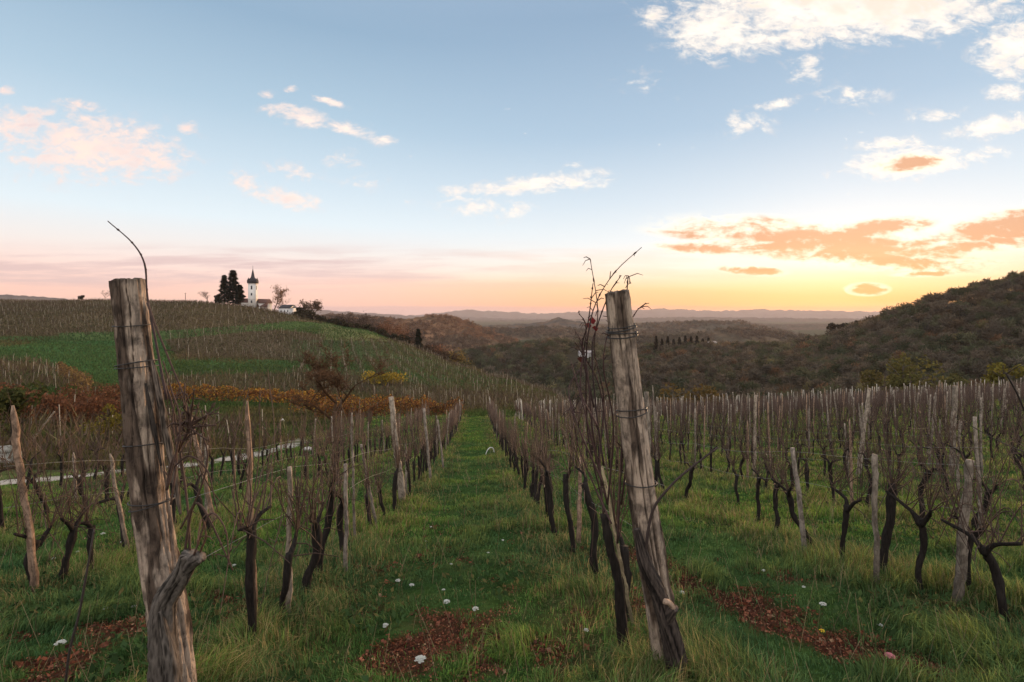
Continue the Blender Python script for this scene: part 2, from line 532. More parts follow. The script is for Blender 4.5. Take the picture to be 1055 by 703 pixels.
COLS = {
    -700: [(35, 420), (60, 398), (100, 372), (160, 345), (300, 308), (450, 318), (900, 330)],
    -150: [(35, 423), (60, 403), (100, 376), (160, 348), (300, 309), (420, 320), (900, 330)],
    0: [(35, 430), (60, 407), (100, 379), (160, 350), (300, 310), (420, 322), (900, 335)],
    120: [(45, 427), (60, 412), (100, 386), (160, 356), (300, 309), (420, 322), (900, 335)],
    200: [(60, 419), (100, 395), (160, 361), (300, 310), (420, 325), (900, 340)],
    260: [(60, 421), (100, 400), (160, 367), (300, 316), (420, 332), (900, 345)],
    300: [(60, 423), (100, 402), (160, 370), (280, 323), (400, 342), (900, 352)],
    340: [(60, 424), (100, 404), (160, 373), (265, 331), (380, 352), (600, 366), (1000, 360)],
    380: [(60, 425), (100, 405), (160, 371), (240, 339), (350, 364), (600, 372), (1000, 360)],
    420: [(60, 426), (100, 406), (150, 379), (215, 354), (300, 374), (600, 373), (1000, 360)],
    450: [(60, 427), (100, 407), (150, 382), (200, 366), (280, 387), (600, 377), (1000, 360)],
    490: [(60, 428), (100, 409), (140, 391), (175, 379), (250, 402), (420, 388), (600, 356), (800, 368), (1000, 361)],
    530: [(60, 429), (90, 414), (120, 400), (150, 390), (220, 414), (400, 392), (600, 353), (800, 366), (1000, 361)],
    570: [(60, 430), (85, 419), (110, 408), (130, 402), (200, 428), (350, 402), (600, 347), (800, 362), (1000, 361)],
    610: [(55, 431), (70, 427), (90, 431), (110, 437), (180, 442), (350, 396), (500, 368), (620, 352), (800, 364), (1000, 361)],
    660: [(55, 430), (65, 428), (80, 437), (150, 445), (250, 405), (350, 375), (450, 354), (600, 372), (1000, 362)],
    720: [(50, 430), (60, 427), (80, 437), (150, 435), (220, 405), (320, 372), (420, 352), (600, 372), (1000, 362)],
    800: [(50, 426), (60, 423), (80, 432), (140, 430), (200, 400), (300, 368), (400, 351), (600, 372), (1000, 362)],
    845: [(50, 423), (60, 421), (80, 430), (140, 425), (190, 398), (290, 364), (380, 346), (550, 372), (1000, 362)],
    872: [(50, 421), (60, 420), (78, 428), (135, 422), (185, 395), (280, 358), (360, 336), (550, 366), (1000, 362)],
    900: [(50, 419), (58, 418), (75, 427), (130, 420), (180, 395), (260, 356), (340, 325), (500, 348), (1000, 360)],
    950: [(50, 417), (57, 416), (75, 424), (128, 416), (176, 390), (250, 347), (320, 306), (500, 335), (1000, 360)],
    1000: [(48, 415), (56, 414), (72, 421), (124, 412), (172, 385), (240, 338), (305, 292), (480, 315), (1000, 358)],
    1055: [(45, 413), (55, 412), (70, 419), (120, 408), (170, 378), (230, 328), (290, 278), (450, 300), (1000, 355)],
    1300: [(42, 400), (52, 399), (68, 405), (115, 390), (160, 350), (210, 290), (265, 235), (400, 260), (1000, 350)],
    1900: [(40, 380), (52, 380), (68, 380), (115, 360), (160, 320), (210, 270), (265, 230), (400, 260), (1000, 350)],
}
WOODH = 8.0


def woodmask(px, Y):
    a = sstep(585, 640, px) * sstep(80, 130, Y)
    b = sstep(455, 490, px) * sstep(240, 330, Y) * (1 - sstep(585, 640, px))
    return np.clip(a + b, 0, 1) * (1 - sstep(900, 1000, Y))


LY = np.linspace(math.log(8), math.log(1000), 420)
UG = np.linspace(-2.6, 2.6, 700)
tab = []
keys = sorted(COLS)
for kx in keys:
    u = (kx - CX) / F
    pts = [(Y, (HZ - y) / F * Y) for Y, y in COLS[kx]]
    first = COLS[kx][0][0]
    for Yn in (46, 36, 28, 20, 14, 8):
        if Yn < first - 8:
            pts.insert(0, (Yn, float(near_z(u * Yn, Yn))))
    pts = np.array(pts); pts = pts[np.argsort(pts[:, 0])]
    tab.append(np.interp(LY, np.log(pts[:, 0]), pts[:, 1]))
tab = np.array(tab)
ker = np.exp(-np.linspace(-2, 2, 19) ** 2); ker /= ker.sum()
tabs = np.array([np.convolve(np.pad(r, 9, mode='edge'), ker, 'valid') for r in tab])
uk = (np.array(keys) - CX) / F
TAB = np.array([np.interp(UG, uk, tabs[:, j]) for j in range(len(LY))]).T      # (u, Y)
ker2 = np.exp(-np.linspace(-2, 2, 9) ** 2); ker2 /= ker2.sum()
TAB = np.array([np.convolve(np.pad(TAB[:, j], 4, mode='edge'), ker2, 'valid') for j in range(len(LY))]).T


def ground(X, Y, fine=True):
    X = np.asarray(X, float); Y = np.asarray(Y, float)
    Ys = np.maximum(Y, 8.0)
    u = np.clip(X / Ys, -2.59, 2.59)
    fi = (u + 2.6) / 5.2 * (len(UG) - 1); i0 = np.clip(np.floor(fi).astype(int), 0, len(UG) - 2); fu = fi - i0
    g = np.clip((np.log(Ys) - LY[0]) / (LY[-1] - LY[0]), 0, .99999) * (len(LY) - 1); j0 = np.clip(np.floor(g).astype(int), 0, len(LY) - 2); fv = g - j0
    zt = (TAB[i0, j0] * (1 - fu) + TAB[i0 + 1, j0] * fu) * (1 - fv) + (TAB[i0, j0 + 1] * (1 - fu) + TAB[i0 + 1, j0 + 1] * fu) * fv
    zt = zt - WOODH * woodmask(CX + F * u, Ys)
    far = sstep(14, 32, Y)
    z = near_z(X, Y) * (1 - far) + zt * far
    if fine:
        a = np.where(Y > 60, 1.0, 0.0) * sstep(60, 120, Y)
        z = z + .10 * (fbm(X * .55, Y * .55, 3.0, 3) - .5) + a * 1.6 * (fbm(X * .03, Y * .03, 1.0, 3) - .5)
    return z


def gz(x, y):
    return float(ground(np.array([x]), np.array([y]))[0])


_YM = np.exp(np.linspace(math.log(2.2), math.log(900), 2600))


def hit(px, py, ymin=0.0):
    """ground point seen at a pixel of the photograph (first hit)"""
    u = (px - CX) / F
    z = ground(u * _YM, _YM)
    ray = (HZ - py) / F * _YM
    ok = np.nonzero((z >= ray) & (_YM >= ymin))[0]
    if len(ok) == 0: return None
    i = ok[0]
    return np.array([u * _YM[i], _YM[i], z[i]])


def proj(X, Y, Z):
    Ys = np.maximum(Y, .1)
    return CX + F * X / Ys, HZ - F * Z / Ys


# ---------------------------------------------------------------- terrain sheet
nx, ny = 760, 820
sx = np.linspace(-1, 1, nx)
gxs = 900 * np.sinh(5.2 * sx) / np.sinh(5.2)
yy = np.linspace(0, 1, ny)
gys = -22 + 1022 * (np.sinh(4.6 * yy) / np.sinh(4.6) * .82 + yy * .18 * yy)
GX, GY = np.meshgrid(gxs, gys)
GZ = ground(GX, GY)
PX, PY = proj(GX, GY, GZ)
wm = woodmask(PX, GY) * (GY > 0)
n1_ = fbm(GX * .08, GY * .08, 2.0); n2_ = fbm(GX * .5, GY * .5, 5.0); n3_ = fbm(GX * .02, GY * .02, 9.0)
C = np.zeros(GX.shape + (3,))
C[:] = (.060, .078, .028)
front = GY > 30


def paint(poly, c, soft=None, cond=None):
    m = in_poly(PX, PY, poly) & front
    if cond is not None: m &= cond
    C[m] = c


paint([(-900, 300), (330, 300), (345, 332), (240, 340), (130, 346), (-900, 350)], (.105, .076, .042))          # upper vineyard
paint([(-900, 350), (60, 347), (170, 347), (200, 352), (170, 395), (60, 392), (-900, 372)], (.050, .088, .030))  # meadow
paint([(-900, 372), (40, 372), (80, 402), (-900, 418)], (.085, .070, .036))
paint([(165, 345), (260, 337), (330, 345), (330, 372), (185, 372)], (.090, .066, .040))
paint([(330, 333), (410, 342), (418, 353), (330, 352)], (.125, .125, .050))
paint([(300, 350), (410, 352), (480, 374), (600, 402), (600, 428), (300, 400)], (.066, .085, .036))
paint([(160, 374), (330, 372), (330, 384), (160, 388)], (.036, .056, .024))
paint([(160, 388), (340, 384), (560, 412), (480, 424), (160, 404)], (.064, .062, .034))
paint([(-900, 408), (170, 400), (200, 424), (60, 432), (-900, 440)], (.105, .060, .036))
paint([(-900, 440), (60, 432), (170, 424), (290, 428), (300, 456), (150, 470), (-900, 475)], (.050, .085, .028))
paint([(60, 343), (170, 341), (245, 336), (300, 331), (345, 333), (300, 338), (245, 343), (170, 350), (60, 352)], (.075, .105, .036))
paint([(185, 368), (330, 372), (430, 380), (520, 398), (520, 403), (420, 387), (330, 379), (185, 375)], (.045, .085, .030))
paint([(0, 360), (60, 352), (170, 350), (175, 380), (120, 398), (90, 392), (50, 372)], (.050, .108, .034))
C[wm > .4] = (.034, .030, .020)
# near vineyard floor: lush in the lanes, strawy under the vines, bare ground breaking through
tl = GX + ROWK * GY
ROWS = [-10.6, -7.6, -4.55, -1.72, 1.2] + [4.35 + 2.6 * i for i in range(0, 31)]
dist = np.min(np.abs(tl[..., None] - np.array(ROWS)[None, None]), axis=-1) if False else None
dmin = np.full(GX.shape, 9.0)
for r_ in ROWS: dmin = np.minimum(dmin, np.abs(tl - r_))
nearm = (GY < 62) & (tl > -11.3)
under = (1 - sstep(.35, .9, dmin + .8 * (n2_ - .5)))
lane = np.array((.040, .066, .018)); straw = np.array((.075, .066, .028)); mixn = (under * .8)[..., None]
lane = np.array((.036, .072, .020)); C[nearm] = (lane * (1 - mixn) + straw * mixn)[nearm]
LITTER = [(430, 672, 70, 38), (485, 668, 40, 42), (452, 650, 46, 30), (760, 622, 60, 22), (800, 640, 60, 24), (880, 668, 60, 26), (940, 695, 50, 20), (720, 604, 34, 16),
          (60, 690, 60, 18), (100, 655, 70, 16), (150, 645, 40, 14), (205, 618, 34, 9), (690, 585, 18, 22), (830, 652, 40, 14), (660, 575, 20, 8), (910, 685, 50, 14), (350, 612, 24, 7), (560, 668, 24, 9), (20, 660, 30, 10), (1000, 700, 40, 10), (520, 660, 40, 14)]
_lit = []
for a, b, rx, ry in LITTER:
    h = hit(a, b)
    hx = abs(hit(a + rx, b)[0] - h[0]); hy = abs(hit(a, b - ry)[1] - hit(a, b + ry)[1]) / 2
    _lit.append((h[0], h[1], hx, hy))


def litter_mask(X, Y):
    m = np.zeros(np.shape(X))
    for a, b, rx, ry in _lit:
        m = np.maximum(m, 1.25 - np.sqrt(((X - a) / rx) ** 2 + ((Y - b) / ry) ** 2))
    return np.clip(m * 1.1 - .1 + 2.4 * (fbm(X * 3.4, Y * 3.4, 8.0, 4) - .5), 0, 1)


lm = litter_mask(GX, GY)
lmix = sstep(.3, .7, lm)[..., None] * nearm[..., None]
C[:] = C * (1 - lmix) + np.array((.060, .028, .018)) * lmix
C *= (0.75 + .5 * n1_)[..., None]
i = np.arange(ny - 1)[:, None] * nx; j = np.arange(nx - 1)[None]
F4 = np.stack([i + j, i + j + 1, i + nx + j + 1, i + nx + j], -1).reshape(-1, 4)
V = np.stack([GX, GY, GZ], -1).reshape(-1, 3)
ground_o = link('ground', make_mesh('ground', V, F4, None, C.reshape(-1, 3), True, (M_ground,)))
tag(ground_o, kind='structure')

# valley floor that carries the land out to the horizon
mb = MB(); R = 16000.0
mb.add([[-R, 996, -68], [R, 996, -68], [R, 15800, -68], [-R, 15800, -68]], [[0, 1, 2, 3]], col=(.055, .060, .036))
mb.add([[-R, -400, -70], [-890, -400, -70], [-890, 996, -70], [-R, 996, -70]], [[0, 1, 2, 3]], col=(.055, .060, .036))
mb.add([[890, -400, -70], [R, -400, -70], [R, 996, -70], [890, 996, -70]], [[0, 1, 2, 3]], col=(.055, .060, .036))
tag(mb.build('valley_ground', M_ground, smooth=False), kind='structure')


# ---------------------------------------------------------------- hills beyond the valley
def hill(name, sil, Y0, half, base, bumps, c1, c2, res=(420, 60), seed=0):
    px = np.linspace(sil[0][0], sil[-1][0], res[0])
    yy_ = np.interp(px, [s[0] for s in sil], [s[1] for s in sil])
    kk = np.ones(9) / 9; yy_ = np.convolve(np.pad(yy_, 4, mode='edge'), kk, 'valid')
    v_ = np.linspace(-1, 1, res[1])
    Yg = Y0 + half * v_[:, None] + 0 * px[None]
    Xg = (px[None] - CX) / F * Yg
    top = (HZ - yy_[None]) / F * Y0
    prof = np.cos(v_ * np.pi / 2)[:, None] ** 1.2
    fold = fbm(Xg / (half * .45) + seed, Yg / (half * .45), 4.0, 4)
    Zg = base + (top - base) * np.clip(prof * (1 + .5 * (fold - .5) * np.sin(np.clip(prof, 0, 1) * np.pi)), 0, 1.0)
    Zg = Zg + bumps * (vnoise(Xg / (bumps * 1.4), Yg / (bumps * 1.4), seed) - .6) * sstep(.03, .2, prof)
    m = sstep(.42, .6, fbm(Xg / (half * .16) + 31 * seed, Yg / (half * .16), 2.0, 4))[..., None]
    cc = np.array(c1) * (1 - m) + np.array(c2) * m
    cc = cc * (.6 + .8 * vnoise(Xg / (bumps * 1.2), Yg / (bumps * 1.2), seed + 3))[..., None]
    n_, m_ = res
    i = np.arange(m_ - 1)[:, None] * n_; j = np.arange(n_ - 1)[None]
    F4 = np.stack([i + j, i + j + 1, i + n_ + j + 1, i + n_ + j], -1).reshape(-1, 4)
    o = link(name, make_mesh(name, np.stack([Xg, Yg, Zg], -1).reshape(-1, 3), F4, None, cc.reshape(-1, 3), True, (M_farhill,)))
    return tag(o, kind='structure')


M_farhill = mat_tinted('far_hill_woods', 1.0, .05, .3, 0.0)
hill('hills', [(300, 345), (340, 332), (380, 330), (410, 331), (440, 326), (465, 328), (490, 336), (515, 347), (560, 362)], 1250, 330, -72, 9, (.075, .050, .030), (.16, .085, .045), (700, 130), 1)
hill('hills', [(250, 340), (330, 326), (370, 327), (400, 330), (430, 335), (450, 352)], 1500, 300, -72, 9, (.075, .052, .034), (.13, .075, .045), (500, 90), 2)
hill('hills', [(440, 350), (490, 337), (520, 335), (545, 334), (562, 332), (575, 327.5), (590, 331), (606, 333), (640, 336), (700, 345)], 2400, 500, -75, 12, (.045, .045, .040), (.08, .055, .036), (500, 80), 3)
hill('hills', [(560, 345), (620, 339), (660, 335), (720, 332), (765, 333), (792, 339), (820, 344), (900, 348)], 1900, 420, -75, 11, (.055, .050, .036), (.085, .062, .042), (500, 80), 4)
hill('hills', [(590, 352), (640, 347), (690, 343), (740, 341), (790, 343), (830, 349), (860, 356)], 1150, 260, -72, 9, (.060, .050, .034), (.085, .062, .04), (500, 90), 8)
hill('hills', [(500, 341), (560, 334), (610, 336), (680, 332), (740, 331), (800, 335), (860, 334), (930, 342)], 3100, 600, -75, 14, (.055, .05, .036), (.085, .062, .045), (500, 60), 9)
hill('hills', [(430, 352), (470, 342), (500, 339), (530, 341), (560, 338), (600, 341), (650, 350)], 1650, 300, -74, 9, (.058, .05, .034), (.10, .068, .042), (500, 80), 10)
hill('hills', [(600, 334), (700, 333), (800, 335), (850, 334), (900, 336), (1100, 336)], 4200, 700, -75, 20, (.055, .05, .04), (.07, .06, .045), (420, 40), 5)
hill('hills', [(-400, 302), (-100, 303), (0, 304), (60, 308), (140, 318), (330, 320), (400, 325), (520, 329), (640, 331)], 8200, 1500, -80, 60, (.05, .05, .045), (.06, .055, .05), (420, 40), 6)
hill('hills', [(420, 327), (480, 320), (560, 324), (620, 321), (680, 319), (740, 321), (790, 320), (900, 322), (1100, 324)], 11500, 1800, -80, 90, (.05, .05, .045), (.06, .055, .05), (420, 40), 7)

hill('hills', [(660, 344), (700, 340), (750, 337), (800, 335), (860, 335), (930, 338), (990, 345)], 2700, 450, -75, 11, (.055, .05, .036), (.085, .062, .045), (500, 60), 12)
hill('hills', [(440, 333), (500, 331), (620, 329), (700, 327), (800, 328), (900, 329), (1100, 330)], 6000, 900, -75, 30, (.05, .05, .04), (.07, .06, .045), (420, 40), 11)


def hill_wood(specs):
    rg = np.random.default_rng(77)
    P_, R_, C_ = [], [], []
    for (o, n_, rr, c1, c2) in specs:
        me = o.data; V = np.empty(len(me.vertices) * 3); me.vertices.foreach_get('co', V); V = V.reshape(-1, 3)
        V = V[V[:, 1] < np.median(V[:, 1]) + 25]; V = V[V[:, 2] > -66]
        q = V[rg.integers(0, len(V), n_)] + np.c_[rg.normal(0, 2.5, (n_, 2)), np.zeros(n_)]
        m = fbm(q[:, 0] * .012, q[:, 1] * .012, 3.0) > .47
        keep = (fbm(q[:, 0] * .008 + 9, q[:, 1] * .008, 5.0) > .40)
        q, m = q[keep], m[keep]
        r_ = rg.uniform(.7, 1.3, len(q)) * rr
        P_.append(q + np.c_[np.zeros((len(q), 2)), r_ * .5]); R_.append(r_)
        C_.append(np.where(m[:, None], np.array(c1), np.array(c2)) * rg.uniform(.6, 1.5, (len(q), 1)))
    return np.concatenate(P_), np.concatenate(R_), np.concatenate(C_)


# the air between
mb = MB()
zt, zb = 125.0, -82.0
x0, x1, y0, y1 = -15900, 15900, -395, 15700
mb.add([[x0, y0, zb], [x1, y0, zb], [x1, y1, zb], [x0, y1, zb], [x0, y0, zt], [x1, y0, zt], [x1, y1, zt], [x0, y1, zt]],
       [[3, 2, 1, 0], [4, 5, 6, 7], [0, 1, 5, 4], [1, 2, 6, 5], [2, 3, 7, 6], [3, 0, 4, 7]])
M_haze, t, out = new_mat('haze_air')
pv = t.node('ShaderNodeVolumePrincipled')
pv.inputs['Color'].default_value = (.80, .70, .70, 1)
pv.inputs['Density'].default_value = 6e-5
pv.inputs['Anisotropy'].default_value = .2
t.link(pv.outputs[0], out.inputs['Volume'])
haze = mb.build('haze', M_haze, smooth=False)
tag(haze, kind='stuff')

# ---------------------------------------------------------------- gravel road on the left
road_px = [(-90, 508), (-40, 504), (0, 500), (50, 495), (100, 490), (150, 485), (200, 480), (240, 474), (275, 466), (300, 460), (306, 455), (296, 447), (272, 440), (240, 433), (205, 426), (180, 420), (150, 413)]
rp = np.array([hit(a, b)[:2] for a, b in road_px])
rc = curve_pts(np.c_[rp, np.zeros(len(rp))], 140)[:, :2]
tg = np.gradient(rc, axis=0); tg /= np.linalg.norm(tg, axis=1)[:, None]
nn = np.c_[-tg[:, 1], tg[:, 0]]
across = np.array([-1, -.6, -.2, .2, .6, 1.0]) * .62
across = across[None] * (1 + .5 * (fbm(np.arange(len(rc))[:, None] * .35, np.sign(across)[None] * 7.0, 2.0, 3) - .5) * 1.6)
RX = rc[:, None, 0] + nn[:, None, 0] * across; RY = rc[:, None, 1] + nn[:, None, 1] * across
RZ = ground(RX, RY) + .05
nr, na = RX.shape
i = np.arange(nr - 1)[:, None] * na; j = np.arange(na - 1)[None]
F4 = np.stack([i + j, i + j + 1, i + na + j + 1, i + na + j], -1).reshape(-1, 4)
road = link('road', make_mesh('road', np.stack([RX, RY, RZ], -1).reshape(-1, 3), F4, None, None, True, (M_road,)))
tag(road, kind='structure')


# ---------------------------------------------------------------- leaf and twig clouds
def unit(n, rng=RNG):
    v_ = rng.normal(size=(n, 3)); return v_ / np.linalg.norm(v_, axis=1)[:, None]


def tris(p, d, wdir, length, width):
    """slim triangles: base at p, tip along d"""
    n = len(p)
    a = p - wdir * (width / 2); b = p + wdir * (width / 2); c_ = p + d * length
    V = np.stack([a, b, c_], 1).reshape(-1, 3)
    return V, np.arange(n * 3).reshape(-1, 3)


def quads(p, a, b):
    n = len(p)
    V = np.stack([p - a - b, p + a - b, p + a + b, p - a + b], 1).reshape(-1, 3)
    return V, np.arange(n * 4).reshape(-1, 4)


def leaf_cloud(pts, size, col, jit=.35, rng=RNG):
    n = len(pts)
    a = unit(n, rng); r_ = unit(n, rng); b = np.cross(a, r_); b /= np.linalg.norm(b, axis=1)[:, None] + 1e-9
    s = size * rng.uniform(.6, 1.4, (n, 1))
    V, F = quads(pts, a * s * .5, b * s * .32)
    c_ = np.asarray(col) * rng.uniform(1 - jit, 1 + jit, (n, 1))
    return V, F, np.repeat(c_, 4, axis=0)


def crown_template(n, rng, kind='bare'):
    lob = unit(7, rng) * rng.uniform(.2, .55, (7, 1)); lob[:, 2] = np.abs(lob[:, 2]) * .9
    lr = rng.uniform(.38, .62, 7)
    w_ = rng.integers(0, 7, n)
    d = unit(n, rng)
    p = lob[w_] + d * lr[w_][:, None] * rng.uniform(.35, 1.0, (n, 1))
    out_ = p + np.array([0, 0, .35]); out_ /= np.linalg.norm(out_, axis=1)[:, None] + 1e-9
    dd = out_ * .55 + unit(n, rng) * .8; dd[:, 2] += .05; dd /= np.linalg.norm(dd, axis=1)[:, None]
    wd = np.cross(dd, unit(n, rng)); wd /= np.linalg.norm(wd, axis=1)[:, None] + 1e-9
    p[:, 2] = p[:, 2] * .95
    if kind == 'bare':
        V, F = tris(p, dd, wd, rng.uniform(.2, .5, (n, 1)), rng.uniform(.06, .15, (n, 1)))
    else:
        V, F = tris(p, dd, wd, rng.uniform(.16, .34, (n, 1)), rng.uniform(.16, .34, (n, 1)))
    return V


def scatter_crowns(name, pos, rad, cols, nface, kind, seed):
    rng = np.random.default_rng(seed)
    tm = [crown_template(nface, rng, kind) for _ in range(7)]
    Vs = []; Cs = []
    for i, (p, r_, c_) in enumerate(zip(pos, rad, cols)):
        T = tm[i % 7]; a = rng.uniform(0, 6.28); ca, sa = math.cos(a), math.sin(a)
        hz_ = rng.uniform(.85, 1.25)
        V = np.stack([T[:, 0] * ca - T[:, 1] * sa, T[:, 0] * sa + T[:, 1] * ca, T[:, 2] * hz_], 1) * r_ + p
        Vs.append(V.astype(np.float32))
        k = np.repeat(rng.uniform(.8, 1.2, (len(T) // 3, 1)), 3, axis=0)
        Cs.append((np.asarray(c_)[None] * k).astype(np.float32))
    V = np.concatenate(Vs); Cc = np.concatenate(Cs)
    # trunks under the crowns
    p = np.asarray(pos); r_ = np.asarray(rad)[:, None]
    n = len(p); wx = np.array([.05, 0, 0]) * r_ + [.06, 0, 0]; wy = np.array([0, .05, 0]) * r_ + [0, .06, 0]
    bt = p - np.array([0, 0, 1.0]) * r_ * 2.2
    tv = np.concatenate([np.stack([bt - wx, bt + wx, p + [0, 0, .3]], 1), np.stack([bt - wy, bt + wy, p + [0, 0, .3]], 1)]).reshape(-1, 3)
    V = np.concatenate([V, tv]); Cc = np.concatenate([Cc, np.tile([.05, .042, .034], (len(tv), 1))])
    return link(name, make_mesh(name, V, None, np.arange(len(V)).reshape(-1, 3), Cc, False, (M_wood_far,)))


PAL = np.array([(.085, .066, .046), (.070, .058, .042), (.066, .064, .036), (.052, .056, .030), (.095, .066, .040), (.040, .046, .026), (.12, .10, .045), (.11, .062, .034)])
PALW = np.array([.28, .24, .2, .10, .09, .05, .015, .025])

HH = [o for o in scene.objects if o.name.startswith('hills')]
hp = hill_wood([(HH[0], 2600, 5.5, (.085, .056, .036), (.15, .078, .042)), (HH[1], 1600, 6.5, (.075, .052, .036), (.12, .07, .045)), (HH[4], 10, 6, (.06, .05, .04), (.07, .06, .04))])
ho = scatter_crowns('hill_wood', hp[0], hp[1], hp[2], 45, 'leaf', 15)
tag(ho, 'rusty and brown woods on the hills across the valley', 'woodland', kind='stuff')
hp = hill_wood([(o, 1500, 7.0, (.055, .05, .034), (.085, .062, .042)) for o in HH if 1000 < np.mean([c[1] for c in o.bound_box]) < 2000 and o not in HH[:2]])
ho = scatter_crowns('ridge_wood', hp[0], hp[1], hp[2], 40, 'leaf', 16)
tag(ho, 'dark woods on the low ridges across the valley', 'woodland', kind='stuff')
# wooded slope on the right and the wooded rise in mid valley: crowns nobody could count
rng = np.random.default_rng(3)


def sample_wood(n, pxr, yr, cond, spacing):
    px = rng.uniform(*pxr, n); Y = np.sqrt(rng.uniform(yr[0] ** 2, yr[1] ** 2, n))
    X = (px - CX) / F * Y
    keep = cond(px, Y)
    X, Y = X[keep], Y[keep]
    cell = {}
    sel = []
    for i in range(len(X)):
        kx = (int(X[i] // spacing), int(Y[i] // spacing))
        if kx in cell: continue
        cell[kx] = 1; sel.append(i)
    return X[sel], Y[sel]


def ridgeY(px):
    return np.interp(px, [640, 720, 800, 872, 900, 950, 1000, 1055, 1300], [460, 425, 405, 365, 345, 325, 310, 295, 270])


X, Y = sample_wood(60000, (625, 1330), (84, 470), lambda px, Y: (Y < ridgeY(px) + 22) & (woodmask(px, Y) > .35), 5.0)
Z = ground(X, Y)
rad = rng.uniform(2.3, 4.6, len(X)) * np.where(Y > 300, 1.1, 1.0) * np.where(Y < 150, .8, 1)
ci = rng.choice(len(PAL), len(X), p=PALW)
drift = fbm(X * .02, Y * .02, 4.0)
cols = PAL[ci] * ((.75 + .5 * drift) * rng.uniform(.75, 1.3, len(X)) * 1.35)[:, None]
pos = np.stack([X, Y, Z + rad * 1.35], 1)
print('trees slope', len(X))
ordr = np.argsort(Y)
o = scatter_crowns('wooded_slope', pos[ordr], rad[ordr], cols[ordr], 300, 'bare', 5)
tag(o, 'bare brown and olive wood covering the whole right hillside', 'woodland', kind='stuff')
X, Y = sample_wood(30000, (440, 650), (235, 680), lambda px, Y: (woodmask(px, Y) > .3) & ~((px > 583) & (px < 612) & (Y > 440) & (Y < 610)) & (px - 470 > (300 - Y) * .4), 7.5)
Z = ground(X, Y)
rad = rng.uniform(3.8, 6.2, len(X))
ci = rng.choice(len(PAL), len(X), p=np.array([.14, .14, .2, .24, .06, .18, .02, .02]))
pos = np.stack([X, Y, Z + rad * 1.1], 1)
print('trees mid', len(X))
o = scatter_crowns('valley_wood', pos, rad, PAL[ci] * rng.uniform(.7, 1.9, (len(X), 1)), 170, 'bare', 6)
tag(o, 'dark wood on the low rise in mid valley', 'woodland', kind='stuff')


# ---------------------------------------------------------------- single trees
def bare_tree_mesh(h, spread, col, seed, levels=4, twigs=500, twl=.5):
    rg = np.random.default_rng(seed)
    mbt = MB(); mbc = MB(); ends = []

    def branch(p, d, L, r, lv):
        n = 6
        pts = [p]; q = p.copy(); dd = d.copy()
        for _ in range(n - 1):
            dd = dd + rg.normal(0, .10, 3); dd[2] += .03; dd /= np.linalg.norm(dd)
            q = q + dd * L / (n - 1); pts.append(q.copy())
        pts = np.array(pts)
        (mbt if lv == 0 else mbc).tube(pts, np.linspace(r, r * .55, n), 5 if lv < 2 else 3, col, .15, seed, False)
        if lv >= levels:
            ends.append(pts); return
        nb = rg.integers(3, 5)
        for k_ in range(nb):
            f = rg.uniform(.45, 1.0) if k_ else 1.0
            b = pts[min(n - 1, int(f * (n - 1)))]
            ax = rg.normal(size=3); ax[2] = abs(ax[2]) * .3
            ax /= np.linalg.norm(ax)
            nd = dd * (1 - spread) + ax * spread; nd /= np.linalg.norm(nd)
            branch(b, nd, L * rg.uniform(.58, .8), r * .52, lv + 1)
    branch(np.array([0, 0, -.2]), np.array([0, 0, 1.0]), h * .44, h * .026, 0)
    E = np.concatenate(ends)
    p = E[rg.integers(0, len(E), twigs)]
    d = unit(twigs, rg); d[:, 2] = np.abs(d[:, 2]) * .8; wd = np.cross(d, unit(twigs, rg)); wd /= np.linalg.norm(wd, axis=1)[:, None] + 1e-9
    V, Fq = tris(p, d, wd, rg.uniform(.5, 1.2, (twigs, 1)) * twl, rg.uniform(.04, .08, (twigs, 1)) * twl)
    mbc.add(V, None, Fq, np.repeat(np.asarray(col) * rg.uniform(.8, 1.5, (twigs, 1)), 3, axis=0))
    return mbt, mbc, E


def bare_tree(loc, h, label, col=(.075, .052, .038), spread=.5, seed=1, twigs=600, leaf=None, group=None, name='bare_tree', cat='tree'):
    r_ = empty(name, loc)
    a, b, E = bare_tree_mesh(h, spread, col, seed, 4, twigs, h * .09)
    a.build('trunk', M_twig, r_); 
    if leaf is not None:
        rg = np.random.default_rng(seed)
        n = leaf[1]; p = E[rg.integers(0, len(E), n)] + rg.normal(0, leaf[2] * 1.6, (n, 3))
        V, Fq, c_ = leaf_cloud(p, leaf[2], leaf[0], .45, rg)
        b.add(V, Fq, None, c_)
    b.build('crown', M_twig if leaf is None else M_leaf, r_, smooth=False)
    return tag(r_, label, cat, group)


